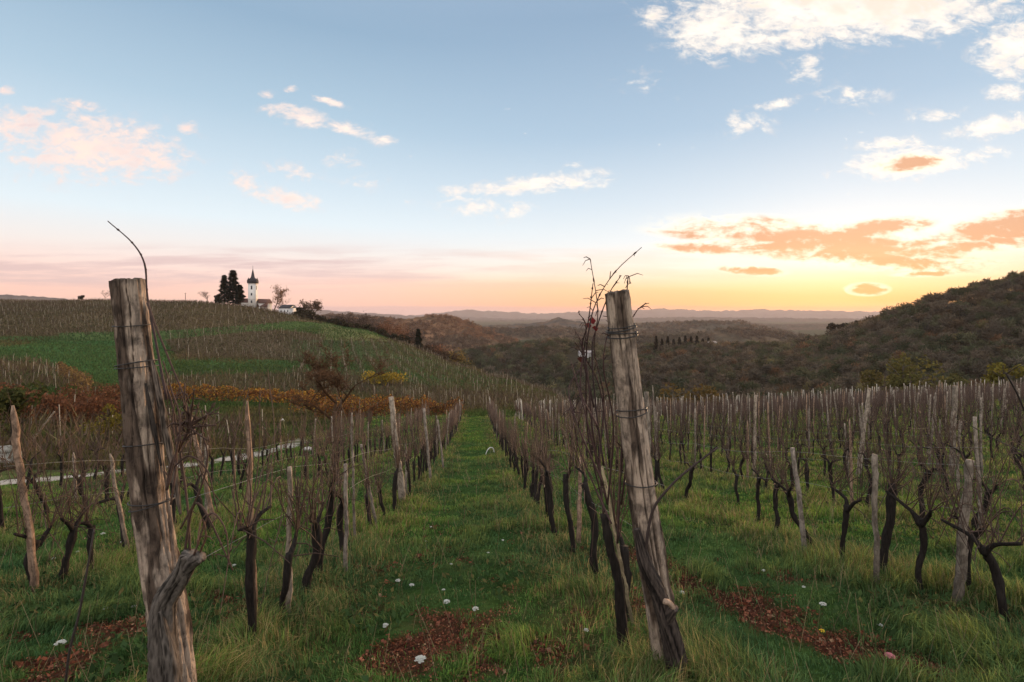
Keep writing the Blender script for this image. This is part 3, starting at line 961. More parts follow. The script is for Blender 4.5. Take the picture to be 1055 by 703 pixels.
def leafy_tree(loc, h, rad, label, col, seed, n=900, size=.5, name='leafy_tree', group=None, cat='tree', trunkcol=(.05, .04, .03), low=.25):
    rg = np.random.default_rng(seed)
    r_ = empty(name, loc)
    m_ = MB(); m_.tube(curve_pts([(0, 0, -.3), (rg.normal(0, .04) * h, 0, h * .4), (rg.normal(0, .05) * h, 0, h * .85)], 8), np.linspace(h * .03, h * .008, 9), 6, trunkcol, .2, seed)
    for k_ in range(6):
        a = rg.uniform(0, 6.28); z0 = h * rg.uniform(low, .7)
        m_.tube(curve_pts([(0, 0, z0), (math.cos(a) * rad * .4, math.sin(a) * rad * .4, z0 + h * .12), (math.cos(a) * rad * .8, math.sin(a) * rad * .8, z0 + h * .2)], 6), np.linspace(h * .012, h * .004, 7), 4, trunkcol)
    m_.build('trunk', M_twig, r_)
    nl = 9
    lob = np.c_[rg.normal(0, .42, (nl, 2)) * rad, rg.uniform(low + .12, .86, nl) * h]
    lr = rg.uniform(.32, .55, nl) * rad
    w_ = rg.integers(0, nl, n)
    p = lob[w_] + unit(n, rg) * (lr[w_] * rg.uniform(.4, 1, n) ** .6)[:, None]
    V, Fq, c_ = leaf_cloud(p, size, col, .4, rg)
    mm = MB(); mm.add(V, Fq, None, c_); mm.build('crown', M_leaf, r_, smooth=False)
    return tag(r_, label, cat, group)


def conifer(loc, h, rad, label, col=(.018, .026, .016), seed=1, group=None, slim=False):
    rg = np.random.default_rng(seed)
    r_ = empty('conifer', loc)
    m_ = MB(); m_.tube([(0, 0, -.4), (0, 0, h * .5), (0, 0, h * .97)], [h * .022, h * .014, h * .004], 6, (.04, .03, .025)); m_.build('trunk', M_twig, r_)
    n = 2600
    f = rg.uniform(.04, 1, n) ** .8
    z = h * f; a = rg.uniform(0, 6.28, n)
    R_ = rad * (1 - f) ** .85 * (.72 + .28 * np.sin(f * h * 2.4) + .2 * (rg.random(n) - .5)) + .12
    s = rg.uniform(.25, 1.0, n) ** .5
    p = np.c_[np.cos(a) * R_ * s, np.sin(a) * R_ * s, z]
    d = np.c_[np.cos(a), np.sin(a), np.full(n, -.25)] + .35 * unit(n, rg); d /= np.linalg.norm(d, axis=1)[:, None]
    wd = np.cross(d, np.array([0, 0, 1.0]) + .4 * unit(n, rg)); wd /= np.linalg.norm(wd, axis=1)[:, None] + 1e-9
    V, Fq = tris(p, d, wd, rg.uniform(.3, .7, (n, 1)) * rad * .55, rg.uniform(.3, .6, (n, 1)) * rad * .45)
    mm = MB(); mm.add(V, None, Fq, np.repeat(np.asarray(col) * rg.uniform(.6, 1.4, (n, 1)), 3, axis=0)); mm.build('crown', M_leaf, r_, smooth=False)
    return tag(r_, label, 'tree', group)


def on(px, Y, dz=0.0):
    x = (px - CX) / F * Y
    return np.array([x, Y, gz(x, Y) + dz])


# hilltop round the church
pxm = 300 / F
conifer(on(231, 300), 17.5, 4.6, 'shorter dark conifer of the pair left of the church tower', seed=1)
conifer(on(240, 303), 21, 6.0, 'tallest dark conifer standing left of the white church tower', seed=2)
conifer(on(247, 301), 12.5, 4.4, 'squat dark conifer between the tall conifer and the church', seed=3)
leafy_tree(on(226, 299), 5.0, 3.5, 'low dark bush at the foot of the conifers, left side', (.030, .030, .018), 4, 500, .8, 'bush', cat='bush', low=.05)
bare_tree(on(214, 300), 9.5, 'small bare pinkish tree on the crest left of the conifers', (.11, .075, .06), .6, 5)
bare_tree(on(282, 298), 16.5, 'tall bare russet tree right of the church tower', (.13, .075, .045), .5, 6, 800, ((.20, .10, .045), 500, .5))
bare_tree(on(291, 294), 11, 'smaller bare tree above the white house roof', (.09, .06, .045), .6, 7)
bare_tree(on(300, 288), 8.5, 'little bare tree just right of the white house roof', (.10, .065, .05), .6, 8)
bare_tree(on(304, 286), 5.0, 'pale bare bush behind the right end of the white house', (.12, .085, .07), .65, 81, name='bare_bush', cat='bush')
bare_tree(on(108, 300), 7.5, 'bare crest tree just left of the big near post', (.10, .06, .045), .6, 9)
leafy_tree(on(84, 302), 4.2, 1.6, 'small dark tree alone on the left crest', (.030, .028, .02), 10, 300, .6)
leafy_tree(on(311, 276), 5.5, 4.2, 'low dark bush between the white house and the round brown bush', (.035, .032, .02), 11, 600, .8, 'bush', cat='bush', low=.05)
bare_tree(on(320, 272), 12.5, 'round brown bare bush on the crest right of the white house', (.10, .066, .048), .66, 12, 1500, ((.12, .075, .05), 900, .55), name='bare_bush', cat='bush')
leafy_tree(on(315, 262), 4.0, 4.5, 'wide dark scrub in front of the round brown bush', (.045, .038, .022), 13, 600, .7, 'bush', cat='bush', low=.03)
# hedge running down the right shoulder of the hill
hedge_px = [332, 341, 350, 359, 368, 377, 386, 395, 403, 411]
hl_ = ['first', 'second', 'third', 'fourth', 'fifth', 'sixth', 'seventh', 'eighth', 'ninth', 'tenth']
for q, pxh in enumerate(hedge_px):
    Yh = float(np.interp(pxh, [330, 380, 420], [268, 242, 216]))
    leafy_tree(on(pxh, Yh + 2), 2.6 + .8 * random.random(), 3.0, 'dark hedge bush on the shoulder below the church, %s down from the house' % hl_[q], (.034, .030, .018), 20 + q, 420, .7, 'hedge_bush', 'hedge bushes down the hill shoulder', 'bush', low=.03)
back = [(350, 300, 6, 'b'), (362, 310, 8, 'b'), (372, 300, 7, 'b'), (385, 290, 11, 'b'), (398, 285, 8, 'r'), (408, 280, 9, 'r'), (418, 270, 8, 'r'), (425, 265, 6, 'b'), (443, 235, 6, 'b'), (452, 232, 5, 'r'), (462, 228, 5, 'b'), (470, 222, 5, 'y')]
wn = ['leftmost', 'second', 'third', 'fourth', 'fifth', 'sixth', 'seventh', 'eighth', 'ninth', 'tenth', 'eleventh', 'rightmost']
for q, (pxh, Yh, hh, kd) in enumerate(back):
    yt = float(np.interp(pxh, [350, 385, 420, 445, 470], [322, 323, 332, 352, 362]))
    x = (pxh - CX) / F * Yh; ztop = (HZ - yt) / F * Yh; z0 = gz(x, Yh); hh = max(hh, ztop - z0)
    c_ = {'b': (.085, .06, .048), 'r': (.17, .085, .05), 'y': (.16, .11, .04)}[kd]
    ds = {'b': 'bare brown', 'r': 'rusty', 'y': 'yellowish'}[kd]
    bare_tree((x, Yh, z0), hh, '%s tree behind the dark hill-shoulder hedge, %s of twelve' % (ds, wn[q]), c_, .6, 40 + q, 700, (c_, 700, .6), name='autumn_tree', group='trees behind the shoulder hedge')
for q, (pxh, Yh, hh, lb) in enumerate([(478, 205, 4.5, 'round olive bush at the lower end of the hill shoulder'), (486, 198, 3.6, 'low yellowish bush last on the hill shoulder'), (455, 216, 5, 'brown bush below the dark cypress'), (440, 222, 5.5, 'brown bush left of the dark cypress')]):
    leafy_tree(on(pxh, Yh), hh, 4.2, lb, [(.08, .07, .03), (.15, .12, .04), (.085, .055, .035), (.09, .058, .038)][q], 60 + q, 700, .6, 'bush', cat='bush', low=.03)
c0 = on(431, 222)
conifer(c0, (HZ - 339) / F * 222 - c0[2], 2.6, 'single dark upright conifer on the hill shoulder', seed=71)
# trees on the far side of the valley
for q, pxh in enumerate([676, 682, 688, 694, 700, 706, 712, 718, 724, 730]):
    Yh = 415 + random.uniform(-4, 4); x = (pxh - CX) / F * Yh; z0 = gz(x, Yh) + 4
    hh = (HZ - (347.5 + random.uniform(-2, 2.2))) / F * Yh - z0
    conifer((x, Yh, z0), hh, 2.6, 'dark conifer in the short row on the wooded ridge, %s from the near post' % hl_[q], (.012, .016, .012), 80 + q, 'row of conifers on the wooded ridge')
for q, (pxh, yt) in enumerate([(856, 331), (866, 333), (873, 332), (886, 330), (897, 327)]):
    Yh = float(ridgeY(pxh)) + 6; x = (pxh - CX) / F * Yh; z0 = gz(x, Yh) + 3
    hh = (HZ - yt) / F * Yh - z0
    leafy_tree((x, Yh, z0), hh, 3.2, 'dark round-headed tree on the skyline under the glow, %s from the left' % hl_[q], (.030, .026, .016), 100 + q, 500, .8, 'skyline_tree', 'trees on the skyline under the glow', low=.5)
for (pxh, py, Yh, hh, rr, cc, lb, sd_) in [
        (930, 405, 100, 5.6, 5.5, (.095, .085, .028), 'yellow-green tree at the foot of the right wood', 110),
        (912, 408, 104, 3.6, 3.6, (.10, .085, .03), 'low ochre tree left of the yellow-green tree', 113),
        (1036, 398, 98, 5.2, 3.4, (.13, .115, .025), 'bright yellow-green tree near the right edge, over the stakes', 111),
        (716, 412, 88, 4.2, 5.0, (.10, .07, .026), 'low ochre bush behind the stakes right of the big leaning post', 112),
        (985, 400, 96, 3.8, 3.4, (.085, .08, .03), 'dull olive bush between the two yellow-green trees', 114)]:
    x = (pxh - CX) / F * Yh
    z0 = max(gz(x, Yh), (HZ - py) / F * Yh - .5)
    z0 = gz(x, Yh)
    ytop = {110: 366, 111: 367, 112: 399, 113: 382, 114: 386}[sd_]
    hh = max(hh, (HZ - ytop) / F * Yh - z0)
    leafy_tree((x, Yh, z0), hh, rr, lb, cc, sd_, 1600, .42, 'leafy_tree' if hh > 4 else 'bush', cat='tree' if hh > 4 else 'bush')
for q, (pxh, Yh, yt, lb) in enumerate([(1030, 262, 305, 'taller dark trunked tree within the right wood'), (1022, 258, 318, 'dark slim tree beside the taller one in the right wood'), (956, 255, 332, 'dark slim tree in the middle of the right wood')]):
    x = (pxh - CX) / F * Yh; z0 = gz(x, Yh)
    bare_tree((x, Yh, z0), (HZ - yt) / F * Yh - z0, lb, (.028, .024, .02), .28, 120 + q, 300)


# ---------------------------------------------------------------- church and houses
def gable(m_, c_, L, W, hw, hr, colw, colr, rz, over=.3):
    """returns wall and roof pieces for a gabled block; long axis L along local x"""
    ca, sa = math.cos(rz), math.sin(rz)

    def T(v_):
        v_ = np.asarray(v_, float)
        return np.stack([v_[:, 0] * ca - v_[:, 1] * sa, v_[:, 0] * sa + v_[:, 1] * ca, v_[:, 2]], 1) + np.array(c_)
    x, y = L / 2, W / 2
    wv = [[-x, -y, -2], [x, -y, -2], [x, y, -2], [-x, y, -2], [-x, -y, hw], [x, -y, hw], [x, y, hw], [-x, y, hw], [-x, 0, hr], [x, 0, hr]]
    m_[0].add(T(wv), [[0, 1, 5, 4], [2, 3, 7, 6], [3, 0, 4, 7], [1, 2, 6, 5]], [[4, 7, 8], [5, 9, 6]], colw)
    x += over; y2 = y + over; dz = -over * (hr - hw) / y; th = .18
    rv = [[-x, -y2, hw + dz], [x, -y2, hw + dz], [x, 0, hr], [-x, 0, hr], [x, y2, hw + dz], [-x, y2, hw + dz]]
    rv = rv + [[a, b, c2 + th] for a, b, c2 in rv]
    m_[1].add(T(rv), [[0, 3, 2, 1], [3, 5, 4, 2], [6, 7, 8, 9], [9, 8, 10, 11], [0, 1, 7, 6], [4, 5, 11, 10], [0, 6, 9, 3], [3, 9, 11, 5], [1, 2, 8, 7], [2, 4, 10, 8]], None, colr)


WHITE = (.62, .58, .53); TIL = (.10, .055, .045); SLATE = (.045, .042, .045)
cb = on(260.5, 300)
church = empty('church', tuple(cb))
tag(church, 'white church with a slim tower and pointed dark spire on the hilltop', 'church')
wmb, rmb = MB(), MB()
gable((wmb, rmb), (3.6, 5.5, 0), 7.5, 5, 3.0, 5.2, WHITE, TIL, .9)
gable((wmb, rmb), (-4.6, 1.0, 0), 4.0, 3.4, 3.4, 5.4, WHITE, TIL, .1)
wmb.build('wall', M_wall, church, smooth=False); rmb.build('roof', M_roof, church, smooth=False)
tw = MB(); ctop = (HZ - 292) / F * 300 - cb[2]
tw.box((0, 0, ctop / 2 - 1), (3.9, 3.9, ctop + 2), WHITE, .12)
tw.box((0, 0, ctop * .36), (4.2, 4.2, .35), (.55, .50, .45), .12)
tw.box((0, 0, ctop - .2), (4.25, 4.25, .4), (.55, .50, .45), .12)
tow = tw.build('tower', M_wall, church, smooth=False)
for zz, hh_ in ((ctop - 2.6, 2.2), (ctop * .55, 1.5), (ctop * .25, 1.5)):
    op = MB(); op.box((.23, -1.96, zz), (.85, .12, hh_), (.03, .03, .035), .12); op.build('tower_window', M_dark, tow, smooth=False)
op = MB(); op.box((1.96, .23, ctop - 2.6), (.12, .85, 2.2), (.03, .03, .035), .12); op.build('tower_window', M_dark, tow, smooth=False)
sp = MB(); a = 2.4
ca, sa = math.cos(.12), math.sin(.12)


def Rr(v_): return np.array([[x * ca - y * sa, x * sa + y * ca, z] for x, y, z in v_])


hg = 3.4
sp.add(Rr([[-a, -a, ctop], [a, -a, ctop], [a, a, ctop], [-a, a, ctop], [-a, -a, ctop + 1.5], [a, -a, ctop + 1.5], [a, a, ctop + 1.5], [-a, a, ctop + 1.5], [0, -a, ctop + hg], [a, 0, ctop + hg], [0, a, ctop + hg], [-a, 0, ctop + hg]]),
       [[3, 2, 1, 0], [0, 1, 5, 4], [1, 2, 6, 5], [2, 3, 7, 6], [3, 0, 4, 7]], [[4, 5, 8], [5, 6, 9], [6, 7, 10], [7, 4, 11]], SLATE)
stop = (HZ - 276) / F * 300 - cb[2]
sp.add(Rr([[-1.15, -1.15, ctop + 1.2], [1.15, -1.15, ctop + 1.2], [1.15, 1.15, ctop + 1.2], [-1.15, 1.15, ctop + 1.2], [0, 0, stop]]), None, [[0, 1, 4], [1, 2, 4], [2, 3, 4], [3, 0, 4]], SLATE)
sp.add(Rr([[-a, -a, ctop + 1.5], [a, -a, ctop + 1.5], [a, a, ctop + 1.5], [-a, a, ctop + 1.5], [0, 0, ctop + 4.3]]), None, [[0, 1, 4], [1, 2, 4], [2, 3, 4], [3, 0, 4]], SLATE)
sp.tube([(0, 0, stop - .3), (0, 0, stop + 1.1)], .09, 5, SLATE)
sp.build('spire', M_roof, church, smooth=False)


def house(px, py, Y, L, W, hw, hr, rz, label, colr=SLATE, colw=(.66, .64, .62)):
    x = (px - CX) / F * Y
    z0 = gz(x, Y)
    r_ = empty('house', (x, Y, z0)); tag(r_, label, 'house')
    a, b = MB(), MB(); gable((a, b), (0, 0, 0), L, W, hw, hr, colw, colr, rz)
    wl = a.build('wall', M_wall, r_, smooth=False); b.build('roof', M_roof, r_, smooth=False)
    for q in (-.3, 0.02, .3):
        m_ = MB(); ca, sa = math.cos(rz), math.sin(rz)
        m_.box((q * L * ca + (W / 2 + .02) * sa, q * L * sa - (W / 2 + .02) * ca, hw * .55), (L * .09, .1, hw * .3), (.03, .03, .035), rz)
        m_.build('window', M_dark, r_, smooth=False)
    return r_


house(296.5, 325, 283, 7.0, 5.5, 3.7, 5.3, -.25, 'small white house with a dark roof on the crest right of the church')
house(270, 318, 304, 6, 5, 2.6, 4.8, .3, 'low brown-roofed building tucked against the church tower', TIL, (.25, .19, .16))
vh = (HZ - 366) / F * 560
for (px, L, lb) in [(601, 10, 'long white farmhouse among trees in the valley'), (608, 7, 'short white house beside the long valley farmhouse')]:
    h_ = hit(px, 367.5, 430)
    house(px, 366, h_[1] if h_ is not None else 560, L, 7, 3.6, 6.2, .1, lb, (.30, .27, .26), (.55, .53, .5))
house(733.5, 352, 405, 6, 6, 3.5, 5.5, .2, 'tiny white house at the right end of the conifer row', (.25, .22, .2)).location.z += 4.5
# thin pole on the crest
pb = on(191, 300)
m_ = MB(); m_.tube([(0, 0, -.5), (0, 0, 5.5)], [.18, .12], 6, (.05, .04, .035)); m_.box((0, 0, 5.0), (1.2, .12, .12), (.05, .04, .035))
tag(m_.build('pole', M_twig, None, loc=tuple(pb)), 'thin dark pole standing alone on the vineyard crest', 'pole')

# ---------------------------------------------------------------- far vineyards on the hill
VS, VF3, VC = [], [], []
far_st = []; far_cane = []


def vine_rows(poly, ang, spacing, step, yr, stake_every=1, xr=(-420, 120)):
    """rows of stakes and canes inside a patch of the hillside"""
    ca, sa = math.cos(ang), math.sin(ang)
    ext = 480
    for rr in np.arange(-ext, ext, spacing):
        ss = np.arange(-ext, ext, step)
        ss = ss + rng.normal(0, .12, len(ss))
        X = rr * ca + ss * sa - 100; Y = -rr * sa + ss * ca + 200
        k = (Y > yr[0]) & (Y < yr[1])
        X, Y = X[k], Y[k]
        if len(X) == 0: continue
        Z = ground(X, Y)
        px, py = proj(X, Y, Z)
        k = in_poly(px, py, poly)
        far_st.append(np.stack([X, Y, Z], 1)[k][::stake_every]); far_cane.append(np.stack([X, Y, Z], 1)[k])


vine_rows([(-300, 308), (330, 308), (335, 328), (240, 341), (130, 346), (-300, 348)], .38, 4.4, 3.6, (150, 306))
vine_rows([(170, 346), (260, 338), (335, 346), (335, 371), (190, 371)], .30, 3.8, 3.2, (100, 270))
vine_rows([(300, 350), (405, 351), (480, 375), (590, 402), (590, 412), (560, 416), (420, 400), (300, 388)], -.34, 3.6, 3.4, (88, 260))
vine_rows([(330, 400), (420, 402), (600, 412), (600, 426), (480, 426)], -.30, 2.6, 2.4, (66, 130))
vine_rows([(170, 388), (330, 384), (430, 400), (330, 408), (170, 402)], .2, 4.2, 2.6, (70, 150))
vine_rows([(-300, 372), (40, 372), (85, 402), (-300, 416)], .95, 3.2, 2.2, (45, 150))
vine_rows([(-60, 440), (150, 430), (225, 436), (285, 452), (200, 470), (-60, 492)], .6, 2.8, 1.7, (16, 62), 2)
S = np.concatenate(far_st); Cn = np.concatenate(far_cane)
print('far stakes', len(S))


def prisms(base, top, r0, r1, k=3):
    n = len(base)
    d = top - base; d /= np.linalg.norm(d, axis=1)[:, None] + 1e-9
    ref = np.where(np.abs(d[:, 2:3]) > .9, np.array([[1.0, 0, 0]]), np.array([[0, 0, 1.0]]))
    a = np.cross(d, ref); a /= np.linalg.norm(a, axis=1)[:, None] + 1e-9; b = np.cross(d, a)
    r0 = np.broadcast_to(np.asarray(r0, float), (n,))[:, None]; r1 = np.broadcast_to(np.asarray(r1, float), (n,))[:, None]
    R0 = []; R1 = []
    for q in range(k):
        th = 2 * np.pi * q / k + .4
        o_ = a * math.cos(th) + b * math.sin(th)
        R0.append(base + o_ * r0); R1.append(top + o_ * r1)
    V = np.stack(R0 + R1, 1)          # n, 2k, 3
    idx = np.arange(n)[:, None] * 2 * k
    F4 = np.concatenate([np.concatenate([idx + q, idx + (q + 1) % k, idx + k + (q + 1) % k, idx + k + q], 1) for q in range(k)])
    F3 = np.concatenate([np.concatenate([idx + k + q, idx + k + q + 1, idx + k], 1) for q in range(1, k - 1)]) if k > 2 else None
    return V.reshape(-1, 3), F4, F3


def stakes_mesh(S, h, r, col, rg, lean=.05, k=4):
    n = len(S)
    top = S + np.c_[rg.normal(0, lean, (n, 2)) * np.asarray(h)[:, None], h]
    V, a, b = prisms(S - [0, 0, .2], top, r, np.asarray(r) * .8, k)
    c_ = np.repeat(np.asarray(col) * rg.uniform(.6, 1.3, (n, 1)), 2 * k, axis=0)
    return V, a, b, c_


S = S[rng.random(len(S)) < np.where(S[:, 1] > 120, .72, .5)]; S = S + np.c_[rng.normal(0, .07, (len(S), 2)), np.zeros(len(S))]
V, a, b, c_ = stakes_mesh(S, rng.uniform(1.2, 2.3, len(S)), .024 + S[:, 1] * .00010, (.25, .21, .155), rng, .06)
tag(link('hillside_stakes', make_mesh('hillside_stakes', V, a, b, c_, False, (M_farstake,))), 'pale stakes of the vineyards on the hill below the church', 'stakes', kind='stuff')
rep = 18
B = np.repeat(Cn, rep, axis=0) + np.c_[rng.normal(0, .7, (len(Cn) * rep, 2)), rng.uniform(.1, .9, len(Cn) * rep)]
T = B + np.c_[rng.normal(0, .35, (len(B), 2)), rng.uniform(.4, 1.2, len(B))]
dd = T - B; wd = np.cross(dd, unit(len(B), rng)); wd /= np.linalg.norm(wd, axis=1)[:, None]
V, f3 = tris(B, dd, wd, 1.0, .06 + .0004 * B[:, 1:2])
vc = np.where((rng.random((len(B), 1)) < .75), np.array([[.088, .058, .038]]), np.array([[.11, .09, .04]])) * rng.uniform(.6, 1.3, (len(B), 1))
tag(link('hillside_vines', make_mesh('hillside_vines', V, None, f3, np.repeat(vc, 3, axis=0), False, (M_farvine,))), 'brown bare vines of the vineyards on the hill below the church', 'vines', kind='stuff')

# rough tussocks over the far meadows so that they are not a smooth sheet
n = 260000
pxs = rng.uniform(-60, 620, n); Ys = np.exp(rng.uniform(math.log(18), math.log(300), n)); Xs = (pxs - CX) / F * Ys
Zs = ground(Xs, Ys); px_, py_ = proj(Xs, Ys, Zs)
k = (py_ > 305) & ((Xs + ROWK * Ys < -11.5) | (Ys > 58)) & (woodmask(px_, Ys) < .3)
Xs, Ys, Zs = Xs[k], Ys[k], Zs[k]; n = len(Xs)
d = unit(n, rng) * .5; d[:, 2] = 1; wd = np.cross(d, unit(n, rng)); wd /= np.linalg.norm(wd, axis=1)[:, None]
V, f3 = tris(np.stack([Xs, Ys, Zs - .03], 1), d, wd, rng.uniform(.15, .45, (n, 1)) * (.7 + Ys[:, None] / 200), rng.uniform(.1, .25, (n, 1)) * (.6 + Ys[:, None] / 130))
mixf = sstep(.4, .62, fbm(Xs * .05, Ys * .05, 7.0))[:, None]
px_, py_ = proj(Xs, Ys, Zs)
bz = (in_poly(px_, py_, [(-900, 300), (330, 300), (345, 332), (240, 340), (130, 346), (-900, 350)]) | in_poly(px_, py_, [(165, 345), (260, 337), (330, 345), (330, 372), (185, 372)]) | in_poly(px_, py_, [(160, 388), (340, 384), (560, 412), (480, 424), (160, 404)]))[:, None]
rz_ = in_poly(px_, py_, [(300, 350), (410, 352), (480, 374), (600, 402), (600, 428), (300, 400)])[:, None]
gc = np.array([.050, .082, .026]) * (1 - mixf) + np.array([.085, .080, .034]) * mixf
gc = np.where(bz, gc * .35 + np.array([.098, .070, .040]) * .65, np.where(rz_, gc * .8 + np.array([.085, .085, .040]) * .2, gc)) * rng.uniform(.5, 1.5, (n, 1))
gb = in_poly(px_, py_, [(-60, 366), (60, 351), (170, 350), (180, 385), (120, 400), (90, 392), (50, 376)]) | in_poly(px_, py_, [(60, 343), (170, 341), (245, 336), (300, 331), (410, 342), (418, 353), (345, 338), (245, 343), (170, 350), (60, 352)])
gc = np.where(gb[:, None], np.array([.058, .100, .036]) * rng.uniform(.6, 1.35, (n, 1)), gc)
tag(link('meadow_grass', make_mesh('meadow_grass', V, None, f3, np.repeat(gc, 3, axis=0), False, (M_grass,))), 'rough grass on the far slope', 'grass', kind='stuff')


# autumn-coloured vine rows across the lower slope
def leaf_row(path, h, n, cols, label, size=.16, name='vine_row', z0=.35, spread=.22):
    pts = np.array([hit(a, b)[:2] for a, b in path])
    seg = np.r_[0, np.cumsum(np.linalg.norm(np.diff(pts, axis=0), axis=1))]
    s = rng.uniform(0, seg[-1], n)
    x = np.interp(s, seg, pts[:, 0]) + rng.normal(0, spread, n); y = np.interp(s, seg, pts[:, 1]) + rng.normal(0, spread, n)
    lump = fbm(x * .8, y * .8, 3.0)
    z = ground(x, y) + z0 + (h - z0) * rng.uniform(0, 1, n) ** .8 * (.25 + 1.3 * lump)
    c0 = np.array(cols)[rng.integers(0, len(cols), n)]
    bx, by = pts[0]; o0 = np.array([bx, by, gz(bx, by)])
    V, Fq, c_ = leaf_cloud(np.stack([x, y, z], 1) - o0, size, c0, .35, rng)
    r_ = empty(name, tuple(o0)); tag(r_, label, 'vine row')
    m_ = MB(); m_.add(V, Fq, None, c_); m_.build('foliage', M_leaf, r_, smooth=False)
    ns = int(seg[-1] / .8) + 2
    ssx = np.linspace(0, seg[-1], ns); x = np.interp(ssx, seg, pts[:, 0]); y = np.interp(ssx, seg, pts[:, 1]); z = ground(x, y)
    Bq = np.stack([x, y, z], 1) - o0
    V, a, b, c_ = stakes_mesh(Bq, rng.uniform(.9, 2.1, ns), np.full(ns, .028), (.11, .085, .065), rng, .12)
    m_ = MB(); m_.add(V, a, b, c_); m_.build('trunks', M_twig, r_, smooth=False).__setitem__('kind', 'stuff')
    return r_


OR = [(.19, .080, .03), (.14, .065, .03), (.21, .11, .04), (.12, .055, .03), (.09, .05, .03)]
YE = [(.36, .22, .04), (.30, .15, .04), (.22, .10, .03)]
BR = [(.13, .06, .035), (.10, .05, .03), (.16, .075, .04)]
leaf_row([(325, 434), (400, 433), (476, 431)], 1.8, 2900, OR, 'deep orange vine row across the slope just behind the tall pale stake', .15)
leaf_row([(300, 427), (390, 427), (470, 427)], 1.8, 2400, OR + YE, 'orange vine row second behind the tall pale stake', .17)
leaf_row([(160, 413), (250, 416), (340, 420), (440, 423)], 1.7, 3000, YE + OR, 'yellow-orange vine row along the upper side of the gravel road', .2)
leaf_row([(170, 408), (260, 411), (340, 415)], 1.6, 2500, YE + OR[:1], 'yellowest vine row, highest above the gravel road', .22)
leaf_row([(378, 396), (395, 397), (412, 396)], 2.6, 1500, [(.34, .23, .03), (.26, .18, .03), (.16, .13, .05)], 'bright yellow vine patch in the middle of the green hillside', .30, spread=1.0)
for q, (pa, lb) in enumerate([([(-60, 428), (40, 424), (150, 416)], 'reddish-brown vine row below the meadow, topmost'), ([(-60, 437), (60, 433), (160, 427)], 'reddish-brown vine row below the meadow, middle'), ([(-60, 447), (60, 442), (120, 438)], 'reddish-brown vine row below the meadow, lowest')]):
    leaf_row(pa, 2.0, 5000, BR, lb, .13, z0=.5)
leaf_row([(60, 385), (75, 395), (92, 408)], 2.2, 2200, [(.20, .13, .05), (.12, .075, .04)], 'ochre vine strip running down beside the green meadow', .25)
def gnarl(m_, ctrl, rad, seed, col=(.105, .088, .074), dark=(.022, .018, .015), k=56, n=120, amp=1.0):
    p = curve_pts(ctrl, n); n = len(p)
    s = np.r_[0, np.cumsum(np.linalg.norm(np.diff(p, axis=0), axis=1))]
    r0 = np.interp(np.linspace(0, 1, n), np.linspace(0, 1, len(rad)), rad)
    V, F4, F3 = tube(p, r0, k)
    th = np.linspace(0, 2 * np.pi, k, endpoint=False)[None] + s[:, None] * 2.2
    cx, cy = np.cos(th), np.sin(th); ss = s[:, None]
    big = fbm(cx * 1.4 + seed, cy * 1.4, ss * 5, 3) - .5
    rid = 1 - np.abs(2 * fbm(cx * 4.2 + seed, cy * 4.2, ss * 3.2, 3) - 1) * 2.2
    f = 1 + amp * (.55 * big + .16 * (rid - .5) + .10 * (vnoise(cx * 11, cy * 11, ss * 30) - .5))
    W = V[:n * k].reshape(n, k, 3); W = p[:, None] + (W - p[:, None]) * f[..., None]
    V[:n * k] = W.reshape(-1, 3)
    t_ = sstep(.1, .9, rid + .6 * (vnoise(cx * 9, cy * 9, ss * 12) - .5))[..., None]
    c_ = np.array(dark) * (1 - t_) + np.array(col) * t_
    c_ = np.concatenate([c_.reshape(-1, 3), np.tile(col, (2, 1)) * 1.4])
    m_.add(V, F4, F3, c_)


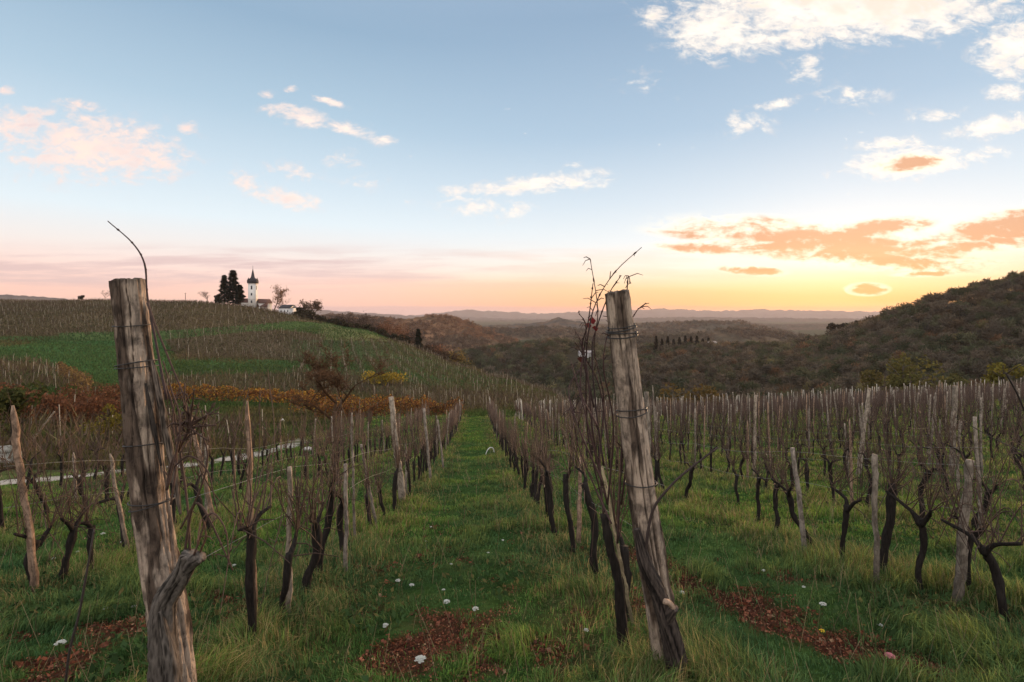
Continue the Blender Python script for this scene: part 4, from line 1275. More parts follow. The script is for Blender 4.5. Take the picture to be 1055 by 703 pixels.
# ---------------------------------------------------------------- the big end posts
def end_post(name, top, base, Y, rt, rb, seed, label, depth_lean=0.0):
    p1 = P(top[0], top[1], Y + depth_lean); p0 = P(base[0], base[1], Y); p0 = p0 + (p0 - p1) / np.linalg.norm(p0 - p1) * .25
    ax = p1 - p0; L = np.linalg.norm(ax); ax = ax / L
    nu, nv = 120, 260
    th = np.linspace(0, 2 * np.pi, nu, endpoint=False)[None]; s = np.linspace(0, 1, nv)[:, None]
    rg = np.random.default_rng(seed)
    r = rb + (rt - rb) * s + 0 * th
    cx, cy = np.cos(th), np.sin(th); zz = s * L
    r = r * (1 + .34 * (fbm(cx * 1.1 + seed, cy * 1.1, zz * 1.3, 3) - .5) + .06 * (fbm(cx * 3 + seed, cy * 3, zz * 5, 3) - .5))
    bark = sstep(.47, .53, fbm(cx * 1.3 + 5 * seed, cy * 1.3, zz * 2.1, 4) + .10 * (vnoise(cx * 12, cy * 12, zz * 3) - .5))
    r = r + bark * .007
    crack = np.zeros_like(r)
    for q in range(15):
        a0 = rg.uniform(0, 6.28); w_ = rg.uniform(.02, .075); z0 = rg.uniform(-.2, .8); ln = rg.uniform(.3, 1.0)
        a_ = a0 + .9 * (vnoise(zz * 1.2, q * 3.1 + seed, 0) - .5) + .14 * (vnoise(zz * 9, q * 3.1, 0) - .5)
        d = np.abs((th - a_ + np.pi) % (2 * np.pi) - np.pi)
        env = sstep(0, .12, (s - z0)) * sstep(0, .12, (z0 + ln - s))
        crack = np.maximum(crack, np.exp(-(d / w_) ** 2) * env * rg.uniform(.4, 1.0))
    r = r - crack * .030 - .006 * (fbm(cx * 5 + 3 * seed, cy * 5, zz * 2.6, 4) > .58)
    r = r + .006 * (vnoise(cx * 20 + seed, cy * 20, zz * 7) - .5) + .008 * (fbm(cx * 6, cy * 6, zz * 12, 3) - .5)
    # knots
    for q in range(4):
        a0, z0 = rg.uniform(0, 6.28), rg.uniform(.25, .95)
        d = np.abs((th - a0 + np.pi) % (2 * np.pi) - np.pi)
        r = r + .014 * np.exp(-(d / .25) ** 2 - ((s - z0) * L / .05) ** 2)
    e1 = np.cross(ax, [0, 1, 0]); e1 /= np.linalg.norm(e1); e2 = np.cross(ax, e1)
    bow = np.sin(s * np.pi) * .018
    V = p0 + ax * (s * L)[..., None] + e1 * ((r * cx) + bow)[..., None] + e2 * (r * cy)[..., None]
    # slightly uneven sawn top
    V[-1] += ax * (.012 * (vnoise(cx[0] * 2, cy[0] * 2, seed) - .5))[:, None]
    top_r = np.stack([p1 + e1 * 0, ])[0]
    ring2 = (V[-1] - V[-1].mean(0)) * .55 + V[-1].mean(0) + ax * (.004 + .012 * (vnoise(th[0] * 3, seed) - .5))[:, None]
    VV = np.concatenate([V.reshape(-1, 3), ring2, V[-1].mean(0)[None] - ax * .004])
    i = np.arange(nv - 1)[:, None] * nu; j = np.arange(nu)[None]; jn = (j + 1) % nu
    F4 = np.stack([i + j, i + jn, i + nu + jn, i + nu + j], -1).reshape(-1, 4)
    k0 = (nv - 1) * nu; q = np.arange(nu); qn = (q + 1) % nu
    F4 = np.concatenate([F4, np.stack([k0 + q, k0 + qn, k0 + nu + qn, k0 + nu + q], 1)])
    F3 = np.stack([k0 + nu + q, k0 + nu + qn, np.full(nu, k0 + 2 * nu)], 1)
    pale = np.array([1.22, 1.14, 1.06]); brk = np.array([.34, .29, .26]); blk = np.array([.22, .2, .2])
    c_ = pale * (1 - bark[..., None]) + brk * bark[..., None]
    c_ = c_ * (1 - crack[..., None]) + blk * crack[..., None]
    rim = sstep(.985, 1.0, s + 0 * th)[..., None]; c_ = c_ * (1 - .5 * rim)
    c_ = np.concatenate([c_.reshape(-1, 3), np.tile([.5, .46, .43], (nu + 1, 1))])
    o0 = p0.copy()
    o = link(name, make_mesh(name, VV - o0, F4, F3, c_, True, (M_post,)), None, tuple(o0))
    tag(o, label, 'post')

    def ring(frac, loops=1, thick=.003, extra=.012, tilt=.02, nm='wire_wrap', cc=(.026, .022, .020)):
        m_ = MB()
        for lp in range(loops):
            a = np.linspace(0, 2 * np.pi, 48)
            rr = np.interp(frac, s[:, 0], r.max(1)) + extra
            ph = rg.uniform(0, 6)
            pts = (p0 - o0) + ax * (frac * L + lp * .022 + tilt * np.sin(a + ph)[:, None]) + e1 * (np.cos(a)[:, None] * rr + float(np.sin(frac * np.pi) * .018)) + e2 * (np.sin(a)[:, None] * rr)
            m_.tube(pts, thick, 5, cc, .3, lp + seed, False)
        m_.build(nm, M_wire, o)

    def frac_at(py):
        z = (HZ - py) / F * Y
        return (z - p0[2]) / (p1[2] - p0[2])
    return o, ring, frac_at


lp_, ring, fr = end_post('end_post', (132, 289), (187, 737), 2.9, .080, .098, 1, 'thick weathered end post leaning left at the head of the left vine row')
_o = lp_.location; _m = MB()
_q = lambda px, py, Y: P(px, py, Y) - np.array(_o)
gnarl(_m, [_q(157, 372, 2.86), _q(163, 400, 2.84), _q(170, 440, 2.83), _q(180, 490, 2.83), _q(186, 530, 2.85)], [.008, .017, .021, .018, .007], 12, (.15, .115, .09), (.02, .016, .013), 24, 70, .8)
_m.build('split_slab', M_bark, lp_)
_m = MB(); gnarl(_m, [_q(150, 395, 2.80), _q(158, 440, 2.79), _q(166, 480, 2.79)], [.005, .012, .005], 13, (.05, .04, .033), (.014, .011, .010), 20, 50, .9)
_m.build('bark_strip', M_bark, lp_)
ring(fr(378), 2, .0030, .004, .006); ring(fr(457), 1, .0034, .004, .012); ring(fr(519), 2, .0032, .004, .014); ring(fr(335), 1, .0025, .0, .01)
rp_, ring, fr = end_post('end_post', (636, 301), (693, 712), 3.2, .070, .092, 4, 'thick weathered end post at the head of the vine row right of the path')
ring(fr(346), 3, .0042, .004, .010); ring(fr(336), 1, .003, .0, .008); ring(fr(425), 2, .0034, .004, .01); ring(fr(497), 1, .0035, .003, .01)


# ---------------------------------------------------------------- vines
BARKC = (.021, .017, .0145); CANEC = (.075, .046, .032); CANED = (.060, .036, .027)


def vine_parts(rg, th, detail, lean=0.0, ncane=10, fan=1.0):
    """one bare vine: crooked trunk with a knobbly head; canes tied up to the wires.  local y runs along the row"""
    hx, hy = rg.normal(0, .04), rg.normal(0, .06) + lean
    tr = MB(); cn = MB()
    k = {2: 9, 1: 6, 0: 3}[detail]
    pts = curve_pts([(0, 0, -.12), (rg.normal(0, .02), rg.normal(0, .03), th * .25), (rg.normal(hx * .5, .025), rg.normal(hy * .5, .03), th * .6), (hx, hy, th)], 16 if detail == 2 else (8 if detail else 4))
    n = len(pts)
    rad = np.interp(np.linspace(0, 1, n), [0, .12, .5, .85, 1], [.052, .040, .034, .042, .036]) * rg.uniform(.7, 1.05)
    tr.tube(pts, rad, k, BARKC, .42 if detail else .2, int(rg.integers(1, 999)))
    arms = []
    for sgn in (-1, 1):
        if rg.random() < .2: continue
        e = np.array([hx + rg.normal(0, .03), hy + sgn * rg.uniform(.12, .34), th + rg.uniform(.02, .18)])
        ap = curve_pts([(hx, hy, th - .06), ((hx + e[0]) / 2 + rg.normal(0, .02), hy + sgn * .08, th + .05), e], 8 if detail else 4)
        tr.tube(ap, np.linspace(.026, .012, len(ap)), max(3, k - 2), BARKC, .35 if detail else .1, int(rg.integers(1, 999)))
        arms.append(ap)
    if not arms: arms = [pts[-3:]]
    for q in range(ncane):
        ap = arms[rg.integers(0, len(arms))]
        b = ap[rg.integers(len(ap) // 3, len(ap))]
        top = np.array([b[0] + rg.normal(0, .09) * fan, b[1] + rg.normal(0, .22) * fan, th + rg.uniform(.45, 1.2)])
        mid = (b + top) / 2 + rg.normal(0, .05, 3)
        if rg.random() < (.34 if detail == 2 else .15) and detail:        # a cane that arches over and hangs
            top = np.array([b[0] + rg.normal(0, .15), b[1] + rg.choice([-1, 1]) * rg.uniform(.25, .75), th - rg.uniform(-.25, .35)])
            mid = (b + top) / 2 + np.array([0, 0, .35])
        cc = np.array(CANEC) * rg.uniform(.6, 1.35) if rg.random() < .7 else np.array(CANED)
        if detail == 0:
            cn.add(*prisms(b[None], top[None], .0085, .006), col=cc)
        else:
            cp = curve_pts([b, mid, top], 10 if detail == 2 else 4)
            r0 = .0055 if detail == 2 else .0075
            cn.tube(cp, np.linspace(r0, r0 * .45, len(cp)), 4 if detail == 2 else 3, cc, 0, 0, False)
            if detail == 2:
                for _ in range(3):
                    c0 = cp[rg.integers(2, len(cp))]
                    cn.tube([c0, c0 + rg.normal(0, .06, 3) + [0, 0, .04], c0 + rg.normal(0, .09, 3) + [0, 0, .06]], [.003, .002, .001], 3, cc, 0, 0, False)
    # short curls and tendrils left round the head
    for q in range(6 if detail == 2 else (3 if detail else 2)):
        ap = arms[rg.integers(0, len(arms))]; b = ap[rg.integers(0, len(ap))]
        d = rg.normal(0, .14, 3)
        if detail == 0:
            cn.add(*prisms(b[None], (b + d)[None], .007, .004), col=CANED)
        else:
            cn.tube([b, b + d * .5 + [0, 0, .03], b + d], [.006, .005, .003], 3, CANED, 0, 0, False)
    return tr, cn


rgv = np.random.default_rng(21)


def mesh_pair(th, detail, nc, lean=0.0, fan=1.0):
    a, b = vine_parts(rgv, th, detail, lean, nc, fan)
    V, f4, f3, c_ = a.data(); ma = make_mesh('trunk', V, f4, f3, c_, True, (M_bark,))
    V, f4, f3, c_ = b.data(); mb_ = make_mesh('canes', V, f4, f3, c_, True, (M_cane,))
    return ma, mb_


HI = [mesh_pair(rgv.uniform(.62, .85), 2, int(rgv.integers(13, 20)), rgv.normal(0, .07)) for _ in range(10)]
MI = [mesh_pair(rgv.uniform(.6, .82), 1, int(rgv.integers(13, 19)), rgv.normal(0, .05)) for _ in range(12)]
LO = [vine_parts(rgv, rgv.uniform(.6, .8), 0, 0, 24, 1.2) for _ in range(8)]
LOD = []
for a, b in LO:
    V1, q1, t1, c1 = a.data(); V2, q2, t2, c2 = b.data()
    V = np.concatenate([V1, V2]); q = np.concatenate([q1, q2 + len(V1)]); t_ = np.concatenate([t1, t2 + len(V1)]) if t2 is not None else t1
    LOD.append((V, q, t_, np.concatenate([c1, c2])))

ORD = ['first', 'second', 'third', 'fourth', 'fifth', 'sixth', 'seventh', 'eighth', 'ninth', 'tenth', 'eleventh', 'twelfth']
RZ0 = math.atan(ROWK)


def rowname(k):
    # k: index relative to the path; 0.. right, -1.. left
    if k >= 0:
        return ('%s vine row right of the path' % ORD[k]) if k < 5 else 'far rows on the right slope'
    return '%s vine row left of the path' % ORD[-k - 1]


def row_t(k):
    return {-4: -10.6, -3: -7.6, -2: -4.55, -1: -1.72}[k] if k < 0 else (1.2 if k == 0 else 4.35 + 2.6 * (k - 1))


def at_row(k, Y, jit=0.0):
    return np.array([row_t(k) - ROWK * Y + jit, Y])


def fit_Y(px, py):
    h = hit(px, py); return h


vines = []        # (Y, x, y, row, px-label)
# nearest vines placed where the photograph shows them: base pixel, trunk top pixel, row, label
NEARV = [
    ((259, 668), (264, 545), -1, 'tall black twisted vine trunk against the pinkish stake, near left row'),
    ((296, 640), (300, 565), -1, 'stout forked black vine trunk against the short whitish stake'),
    ((331, 598), (343, 505), -1, 'slim dark vine trunk leaning right, behind the short whitish stake'),
    ((383, 548), (380, 510), -1, 'dark vine trunk just left of the tall pale post'),
    ((396, 535), (394, 505), -1, 'thin bent vine trunk beside the base of the tall pale post'),
    ((644, 640), (632, 560), 0, 'black vine trunk behind the thin leaning pale pole'),
    ((613, 594), (604, 497), 0, 'tall dark vine trunk left of the thin leaning pale pole'),
    ((590, 569), (584, 490), 0, 'dark upright vine trunk, third back from the right end post'),
    ((574, 553), (560, 488), 0, 'dark leaning vine trunk, fourth back from the right end post'),
    ((835, 567), (820, 510), 1, 'dark vine trunk leaning against the short bent grey stake right of the lane'),
    ((799, 550), (799, 500), 1, 'short black vine stump left of the short bent grey stake'),
    ((909, 598), (922, 500), 1, 'big dark vine forking right beside the slim straight grey stake'),
    ((995, 615), (993, 545), 1, 'dark vine trunk wrapped round the squared grey stake at right'),
    ((761, 523), (762, 490), 1, 'thin short vine trunk far left in the second row right of the path'),
    ((868, 584), (873, 520), 1, 'bent dark vine trunk between the short bent stake and the slim straight stake'),
    ((951, 612), (946, 535), 1, 'dark vine trunk between the slim straight stake and the squared grey stake'),
    ((1038, 640), (1030, 565), 1, 'dark vine trunk right of the squared grey stake, near the right edge'),
    ((780, 537), (783, 493), 1, 'thin dark vine trunk below the tall straight pale post at right'),
    ((317, 618), (322, 542), -1, 'dark vine trunk between the short whitish stake and the slim leaning trunk'),
    ((352, 578), (350, 512), -1, 'dark vine trunk just left of the short grey stake'),
    ((62, 600), (67, 545), -2, 'crooked dark vine right of the tall tan stake'),
    ((184, 545), (178, 492), -2, 'dark vine trunk close behind the right side of the big left post'),
    ((34, 610), (30, 560), -2, 'dark vine trunk at the foot of the tall tan stake, far left'),
    ((88, 592), (86, 545), -2, 'short black vine stump with a chopped head right of the tan stake'),
    ((131, 568), (118, 520), -2, 'dark vine leaning with a slim stake just left of the big left post'),
    ((216, 552), (204, 500), -2, 'dark arching vine right of the big left post'),
    ((249, 505), (251, 478), -2, 'short dark vine behind the pinkish stake'),
]


def special_vine(basepx, toppx, k, label, seed):
    h = hit(*basepx)
    Yv = h[1]
    th = max(.35, (basepx[1] - toppx[1]) / F * Yv)
    dxx = (toppx[0] - basepx[0]) / F * Yv
    rg = np.random.default_rng(seed)
    tr, cn = vine_parts(rg, th, 2, 0, 16)
    r_ = empty('grapevine', tuple(h), RZ0)
    sh = math.cos(RZ0)
    for m_, nm, mt in ((tr, 'trunk', M_bark), (cn, 'canes', M_cane)):
        V, f4, f3, c_ = m_.data()
        V = V.copy(); V[:, 0] += np.clip(V[:, 2] / th, -.2, 1.3) * dxx
        link(nm, make_mesh(nm, V, f4, f3, c_, True, (mt,)), r_)
    tag(r_, label, 'vine', 'bare grapevines')
    return Yv


lastY = {}
for i_, (bp, tp, k, lb) in enumerate(NEARV):
    Yv = special_vine(bp, tp, k, lb, 300 + i_)
    lastY[k] = max(lastY.get(k, 0), Yv)

YEND = {-4: 15, -3: 36, -2: 45, -1: 50}
todo = []
for k in range(-4, 32):
    Y = max(lastY.get(k, 0) + .8, 4.6)
    ye = YEND.get(k, 59)
    while Y < ye:
        yj = Y + rng.normal(0, .12)
        x, y = at_row(k, yj, rng.normal(0, .05))
        px = CX + F * x / y
        if -70 < px < 1130: todo.append((y, x, k))
        Y += rng.uniform(.62, .86) if k < 2 else rng.uniform(.78, 1.02)
todo.sort()
NIND = 300 - len(NEARV)
print('vines', len(todo))
cnt = {}
roots = []
for i_, (y, x, k) in enumerate(todo[:NIND]):
    cnt[k] = cnt.get(k, 0) + 1
    a, b = (HI if y < 11 else MI)[i_ % (10 if y < 11 else 12)]
    z = gz(x, y)
    r_ = empty('grapevine', (x, y, z), RZ0 + (math.pi if rng.random() < .5 else 0))
    s_ = rng.uniform(.9, 1.12); r_.scale = (s_, s_, s_)
    link('trunk', a, r_); link('canes', b, r_)
    if cnt[k] <= 9 and k < 5:
        lb = 'bare dark grapevine, %s clear of the labelled front ones in the %s' % (ORD[cnt[k] - 1], rowname(k))
        lb = 'grapevine %s from the front, %s' % (ORD[min(11, cnt[k] - 1 + sum(1 for v in NEARV if v[2] == k))], rowname(k))
    else:
        lb = 'bare brown grapevine among many in the %s' % rowname(k)
    tag(r_, lb, 'vine', 'bare grapevines' if cnt[k] <= 9 and k < 5 else 'grapevines in the %s' % rowname(k))
Vs, Qs, Ts, Cs = [], [], [], []; off = 0
for i_, (y, x, k) in enumerate(todo[NIND:]):
    V, q, t_, c_ = LOD[i_ % len(LOD)]
    s_ = rng.uniform(.88, 1.12); f = 1 if rng.random() < .5 else -1
    w_ = 1.0 + max(0, y - 25) * .012
    V2 = np.stack([V[:, 0] * f * s_, V[:, 1] * f * s_, V[:, 2] * s_], 1) + [x, y, gz(x, y)]
    Vs.append(V2); Qs.append(q + off); Ts.append(t_ + off); Cs.append(c_ * rng.uniform(.8, 1.25)); off += len(V)
tag(link('distant_vines', make_mesh('distant_vines', np.concatenate(Vs), np.concatenate(Qs), np.concatenate(Ts), np.concatenate(Cs), False, (M_cane,))),
    'reddish-brown bare vines massed on the far part of the near slope', 'vines', kind='stuff')

# the old vines that lean on the two end posts
h0 = P(168, 735, 2.78)
r_ = empty('grapevine', tuple(h0), 0)
m_ = MB()
q3 = lambda px, py, Y: P(px, py, Y) - h0
gnarl(m_, [q3(172, 765, 2.80), q3(170, 703, 2.76), q3(167, 655, 2.74), q3(169, 622, 2.73), q3(179, 604, 2.72), q3(190, 588, 2.70), q3(196, 571, 2.68)], [.085, .074, .064, .056, .052, .047, .044], 3)
gnarl(m_, [q3(188, 592, 2.70), q3(198, 580, 2.67), q3(207, 574, 2.64)], [.036, .034, .03], 5, k=30, n=24)
gnarl(m_, [q3(165, 630, 2.68), q3(172, 668, 2.69), q3(177, 700, 2.70), q3(176, 760, 2.73)], [.012, .03, .034, .034], 8, k=30, n=50)
m_.build('trunk', M_bark, r_)
cn = MB()
CPTS = []
CW = (.055, .030, .022); RED = (.12, .03, .028)


def cane(ctrl, r0, r1, col=CW, twigs=0, seed=1, Yd=0.0, m=None, org=None):
    cp = curve_pts(ctrl, 26); CPTS.append(cp)
    m.tube(cp, np.linspace(r0, r1, len(cp)), 6, col, .25, seed, True)
    rg = np.random.default_rng(seed)
    for _ in range(twigs):
        c0 = cp[rg.integers(3, len(cp))]
        e = rg.normal(0, .028, 3); e[1] *= .5
        m.tube([c0, c0 + e * .6 + [0, 0, .01], c0 + e], [.0034, .003, .002], 4, col, 0, 0, True)
    # nodes
    for i in range(2, len(cp), 3):
        m.add(*tube([cp[i] - (cp[i] - cp[i - 1]) * .25, cp[i], cp[i] + (cp[i] - cp[i - 1]) * .25], [r0 * .5, max(r0, r1) * .98, r0 * .5], 5), col)


cane([q3(196, 572, 2.70), q3(193, 520, 2.74), q3(186, 470, 2.76), q3(178, 420, 2.74), q3(170, 395, 2.74)], .007, .005, CW, 3, 11, m=cn)
cane([q3(205, 572, 2.66), q3(212, 552, 2.62), q3(208, 535, 2.6), q3(203, 560, 2.55)], .006, .003, (.10, .055, .035), 2, 12, m=cn)
cane([q3(190, 572, 2.7), q3(197, 528, 2.68), q3(206, 520, 2.66), q3(222, 548, 2.64), q3(240, 588, 2.62)], .0075, .003, CW, 3, 13, m=cn)
cane([q3(172, 412, 2.72), q3(160, 350, 2.74), q3(152, 306, 2.76), q3(149, 272, 2.76), q3(136, 250, 2.76), q3(111, 228, 2.76)], .0065, .0028, (.045, .026, .026), 0, 14, m=cn)
cane([q3(152, 312, 2.75), q3(160, 335, 2.72), q3(176, 375, 2.70), q3(192, 415, 2.68), q3(196, 438, 2.66)], .006, .004, CW, 4, 15, m=cn)
cane([q3(196, 440, 2.66), q3(185, 462, 2.7), q3(176, 480, 2.72), q3(172, 505, 2.74)], .0085, .006, CW, 4, 16, m=cn)
for q_, (ex, ey) in enumerate([(186, 405), (200, 402), (213, 428), (222, 438), (216, 455), (178, 436), (205, 415), (190, 395), (226, 420)]):
    cane([q3(195, 440, 2.66), q3((195 + ex) / 2 + random.uniform(-3, 3), (440 + ey) / 2, 2.64), q3(ex, ey, 2.62 + random.uniform(-.1, .1))], .0065, .0025, CW, 3, 17 + q_, m=cn)
for q_, ct in enumerate([[(176, 520), (182, 470), (178, 430), (186, 396)], [(186, 545), (206, 505), (214, 470), (208, 440), (222, 415)], [(200, 572), (216, 530), (232, 545), (236, 580)],
                         [(180, 480), (196, 470), (214, 486), (222, 520)], [(172, 505), (186, 440), (176, 400), (168, 372)]]):
    cane([q3(a_, b_, 2.68 - .03 * q_) for a_, b_ in ct], .0055, .0028, np.array(CW) * random.uniform(.8, 1.4), 4, 90 + q_, m=cn)
rg = np.random.default_rng(5)
for q_ in range(34):
    b = q3(195 + rg.normal(0, 7), 438 + rg.normal(0, 12), 2.66); e = rg.normal(0, .035, 3)
    cn.tube([b, b + e * .6 + [0, 0, .015], b + e], [.0045, .004, .002], 4, CW, 0, 0, True)
cn.build('canes', M_cane, r_)
tag(r_, 'thick gnarled old vine hugging the big left end post, chopped arm on its right', 'vine')

h0 = P(703, 712, 3.08)
r_ = empty('grapevine', tuple(h0), 0)
m_ = MB()
gnarl(m_, [q3(708, 745, 3.10), q3(698, 690, 3.06), q3(687, 640, 3.05), q3(677, 608, 3.06), q3(664, 578, 3.06), q3(656, 545, 3.08)], [.070, .060, .054, .046, .038, .02], 9, (.060, .046, .038), (.014, .011, .010))
gnarl(m_, [q3(686, 642, 3.04), q3(691, 632, 3.0), q3(695, 626, 2.98)], [.03, .027, .025], 6, (.08, .06, .05), k=26, n=20)
cp = curve_pts([q3(694, 628, 2.98), q3(690, 622, 2.97), q3(684, 620, 2.96)], 8)
m_.tube(cp, np.full(len(cp), .016), 10, (.30, .21, .15), .3, 6)
m_.build('trunk', M_bark, r_)
cn = MB()
cane([q3(664, 575, 3.06), q3(672, 528, 3.02), q3(690, 502, 2.98), q3(712, 482, 2.96), q3(740, 461, 2.94)], .009, .005, (.040, .026, .022), 2, 31, m=cn)
cn.build('canes', M_cane, r_)
tag(r_, 'old dark vine leaning on the right end post, a pale chopped stub and curving cane', 'vine')

# the tall unpruned vine just behind the right end post
h0 = P(645, 660, 3.55)
r_ = empty('grapevine', tuple(h0), 0)
m_ = MB(); cp = curve_pts([q3(647, 690, 3.58), q3(640, 640, 3.55), q3(637, 600, 3.52), q3(628, 560, 3.5), q3(622, 530, 3.5)], 24)
m_.tube(cp, np.linspace(.040, .026, len(cp)), 12, BARKC, .35, 4); m_.build('trunk', M_bark, r_)
cn = MB(); CPTS.clear()
CD = (.040, .020, .018)
for q_, ct in enumerate([[(622, 535), (618, 470), (622, 410), (612, 360), (616, 320), (608, 267)], [(624, 530), (606, 450), (604, 380), (606, 345), (614, 312), (634, 280), (661, 255)],
                         [(620, 500), (610, 440), (606, 390), (600, 355), (592, 340)], [(622, 480), (614, 420), (610, 360), (616, 334), (628, 302), (640, 284)],
                         [(628, 470), (618, 400), (600, 365), (592, 352)], [(626, 520), (632, 440), (622, 380), (626, 345), (634, 332)],
                         [(626, 520), (604, 430), (596, 400), (588, 372)], [(616, 440), (598, 400), (604, 340), (596, 322)], [(612, 420), (600, 362), (606, 332), (611, 292)],
                         [(640, 520), (652, 420), (648, 345), (655, 322), (664, 314)], [(622, 500), (596, 440), (586, 402), (598, 380)], [(630, 540), (612, 500), (596, 460), (590, 420)],
                         [(636, 560), (640, 480), (646, 300), (650, 292)]]):
    pts = [q3(a, b, 3.5 - .03 * q_ + .12 * math.sin(q_ * 1.7 + i)) for i, (a, b) in enumerate(ct)]
    if ct[-1] in ((664, 314), (650, 292)):
        pts = [q3(a, b, 3.32) for a, b in ct]
    cane(pts, .0068, .0024, np.array(CD) * random.uniform(.8, 1.5), 5, 50 + q_, m=cn)
rg = np.random.default_rng(9)
CP_ = np.concatenate(CPTS)
for q_ in range(70):
    b = CP_[rg.integers(0, len(CP_))]; e = rg.normal(0, .04, 3)
    cn.tube([b, b + e * .6 + [0, 0, .015], b + e], [.0035, .003, .0015], 3, CD, 0, 0, True)
cn.build('canes', M_cane, r_)
for a_, b_, s_, cc_ in ((610, 330, .042, (.12, .02, .022)), (606, 335, .034, (.11, .02, .022)), (613, 338, .03, (.10, .02, .02)), (598, 370, .035, (.06, .025, .02))):
    lf_ = MB(); pc = q3(a_, b_, 3.46)
    V, Fq = quads(np.array([pc]), np.array([[s_ * .4, .01, s_ * .2]]), np.array([[-.01, s_ * .2, s_ * .32]]))
    V = np.concatenate([V, V[:1] * .5 + V[1:2] * .5 + [0, 0, -.014]]); lf_.add(V, Fq, [[0, 4, 1]], cc_)
    lf_.build('withered_leaf', M_leaf, r_, smooth=False)
tag(r_, 'tall unpruned vine left of the right end post, a red withered leaf against the sky', 'vine')

# a sucker in the left foreground and one at the right edge
h0 = P(66, 715, 3.1)
m_ = MB(); cane([q3(66, 720, 3.1), q3(72, 670, 3.1), q3(82, 630, 3.12), q3(92, 575, 3.15), q3(97, 545, 3.2)], .008, .005, (.035, .026, .022), 4, 71, m=m_)
tag(m_.build('vine_sucker', M_cane, None, loc=tuple(h0)), 'thin dark bare shoot rising alone in the left foreground', 'shoot')
h0 = P(1072, 470, 5.2)
m_ = MB(); cane([q3(1074, 560, 5.3), q3(1066, 460, 5.2), q3(1052, 415, 5.1), q3(1036, 384, 5.0)], .011, .007, (.035, .026, .022), 2, 72, m=m_)
cane([q3(1066, 470, 5.2), q3(1030, 455, 5.1), q3(985, 430, 5.0)], .006, .003, (.05, .036, .03), 2, 73, m=m_)
tag(m_.build('vine_sucker', M_cane, None, loc=tuple(h0)), 'long dark cane bending in from the right edge above the stakes', 'shoot')


# ---------------------------------------------------------------- stakes
def stake_mesh(h, r0, r1, seed, square=False, pointed=True, n=26):
    rg = np.random.default_rng(seed)
    k = 10
    s = np.linspace(0, 1, n)
    pts = np.c_[np.cumsum(rg.normal(0, .0035, n)), np.cumsum(rg.normal(0, .0035, n)), -.25 + s * (h + .25)]
    pts[:, :2] -= pts[int(n * .15), :2]
    rad = r0 + (r1 - r0) * s
    if pointed: rad[-1] *= .35; rad[-2] *= .8
    V, F4, F3 = tube(pts, rad, k, .22, seed)
    if square:
        ang = np.arctan2(V[:, 1], V[:, 0]); f = 1 / np.maximum(np.abs(np.cos(ang)), np.abs(np.sin(ang)))
        V[:, :2] *= np.minimum(f, 1.3)[:, None]
    g = vnoise(V[:, 0] * 30 + seed, V[:, 1] * 30, V[:, 2] * 4)
    c_ = np.array([1.0, .97, .94]) * (.62 + .65 * g)[:, None]
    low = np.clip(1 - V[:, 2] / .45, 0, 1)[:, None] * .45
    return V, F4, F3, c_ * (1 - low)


def stake(basepx, toppx, r0, r1, label, seed, square=False, pointed=True, hue=(1, 1, 1), name='vineyard_stake', cat='stake'):
    h = hit(*basepx); Yv = h[1]
    p1 = P(toppx[0], toppx[1], Yv); L = np.linalg.norm(p1 - h)
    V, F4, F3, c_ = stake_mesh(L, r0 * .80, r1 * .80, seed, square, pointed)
    o = link(name, make_mesh(name, V, F4, F3, c_ * np.array(hue), True, (M_stake,)), None, tuple(h))
    o.rotation_euler = Vector(p1 - h).to_track_quat('Z', 'Y').to_euler()
    return tag(o, label, cat, 'vineyard stakes')


PK = (.95, .76, .64); GY_ = (.78, .77, .74); LT = (1.15, 1.11, 1.03)
stake((263, 640), (254, 413), .030, .024, 'tall pinkish stake with a pointed top in the near left row', 201, hue=PK)
stake((297, 638), (298, 482), .028, .026, 'short whitish stake with a flat top in the near left row', 202, pointed=False, hue=LT)
stake((357, 592), (355, 478), .028, .026, 'short grey stake behind the whitish one in the near left row', 203, pointed=False)
stake((389, 546), (373, 458), .032, .028, 'leaning grey stake left of the tall pale post', 204, pointed=False, hue=GY_)
stake((366, 560), (364, 425), .024, .022, 'tall thin grey stake left of the leaning grey one', 205, hue=GY_)
stake((415, 521), (404, 409), .098, .068, 'thick tall pale post tapering to a narrow top in the left row', 206, pointed=False, hue=(1.1, 1.08, 1.02), cat='post', name='trellis_post')
stake((444, 497), (437, 421), .05, .045, 'slimmer grey post behind the thick tall pale post', 207, pointed=False)
stake((457, 485), (452, 432), .04, .036, 'grey stake second behind the thick tall pale post', 208)
stake((36, 612), (12, 418), .042, .034, 'tall tan stake leaning left at the far left', 209, hue=PK)
stake((133, 572), (112, 468), .030, .026, 'slim leaning stake just left of the big left end post', 210, hue=(.85, .78, .7))
stake((222, 545), (198, 425), .046, .036, 'tall rough reddish stake leaning left, right of the big left post', 211, hue=PK)
stake((79, 520), (77, 466), .036, .032, 'straight slim stake standing before the gravel road', 212)
stake((241, 520), (241, 462), .03, .028, 'short brown stake between the two pinkish stakes', 213, hue=(.8, .65, .55))
stake((652, 644), (618, 480), .019, .016, 'thin leaning pale yellowish pole left of the right end post', 214, pointed=False, hue=(1.25, 1.2, .9), name='thin_pole', cat='pole')
stake((830, 575), (817, 462), .040, .030, 'short bent grey stake at the edge of the second row right of the path', 215, pointed=False)
stake((903, 606), (899, 468), .026, .026, 'slim straight grey stake in the second row right of the path', 216, pointed=False, hue=GY_, square=True)
stake((988, 622), (999, 474), .044, .034, 'squared grey stake leaning right in the second row right of the path', 217, square=True, pointed=False, hue=GY_)
stake((777, 494), (778, 407), .048, .042, 'tall straight pale post in the middle of the right vineyard', 218, pointed=False, hue=LT, square=True, name='trellis_post', cat='post')
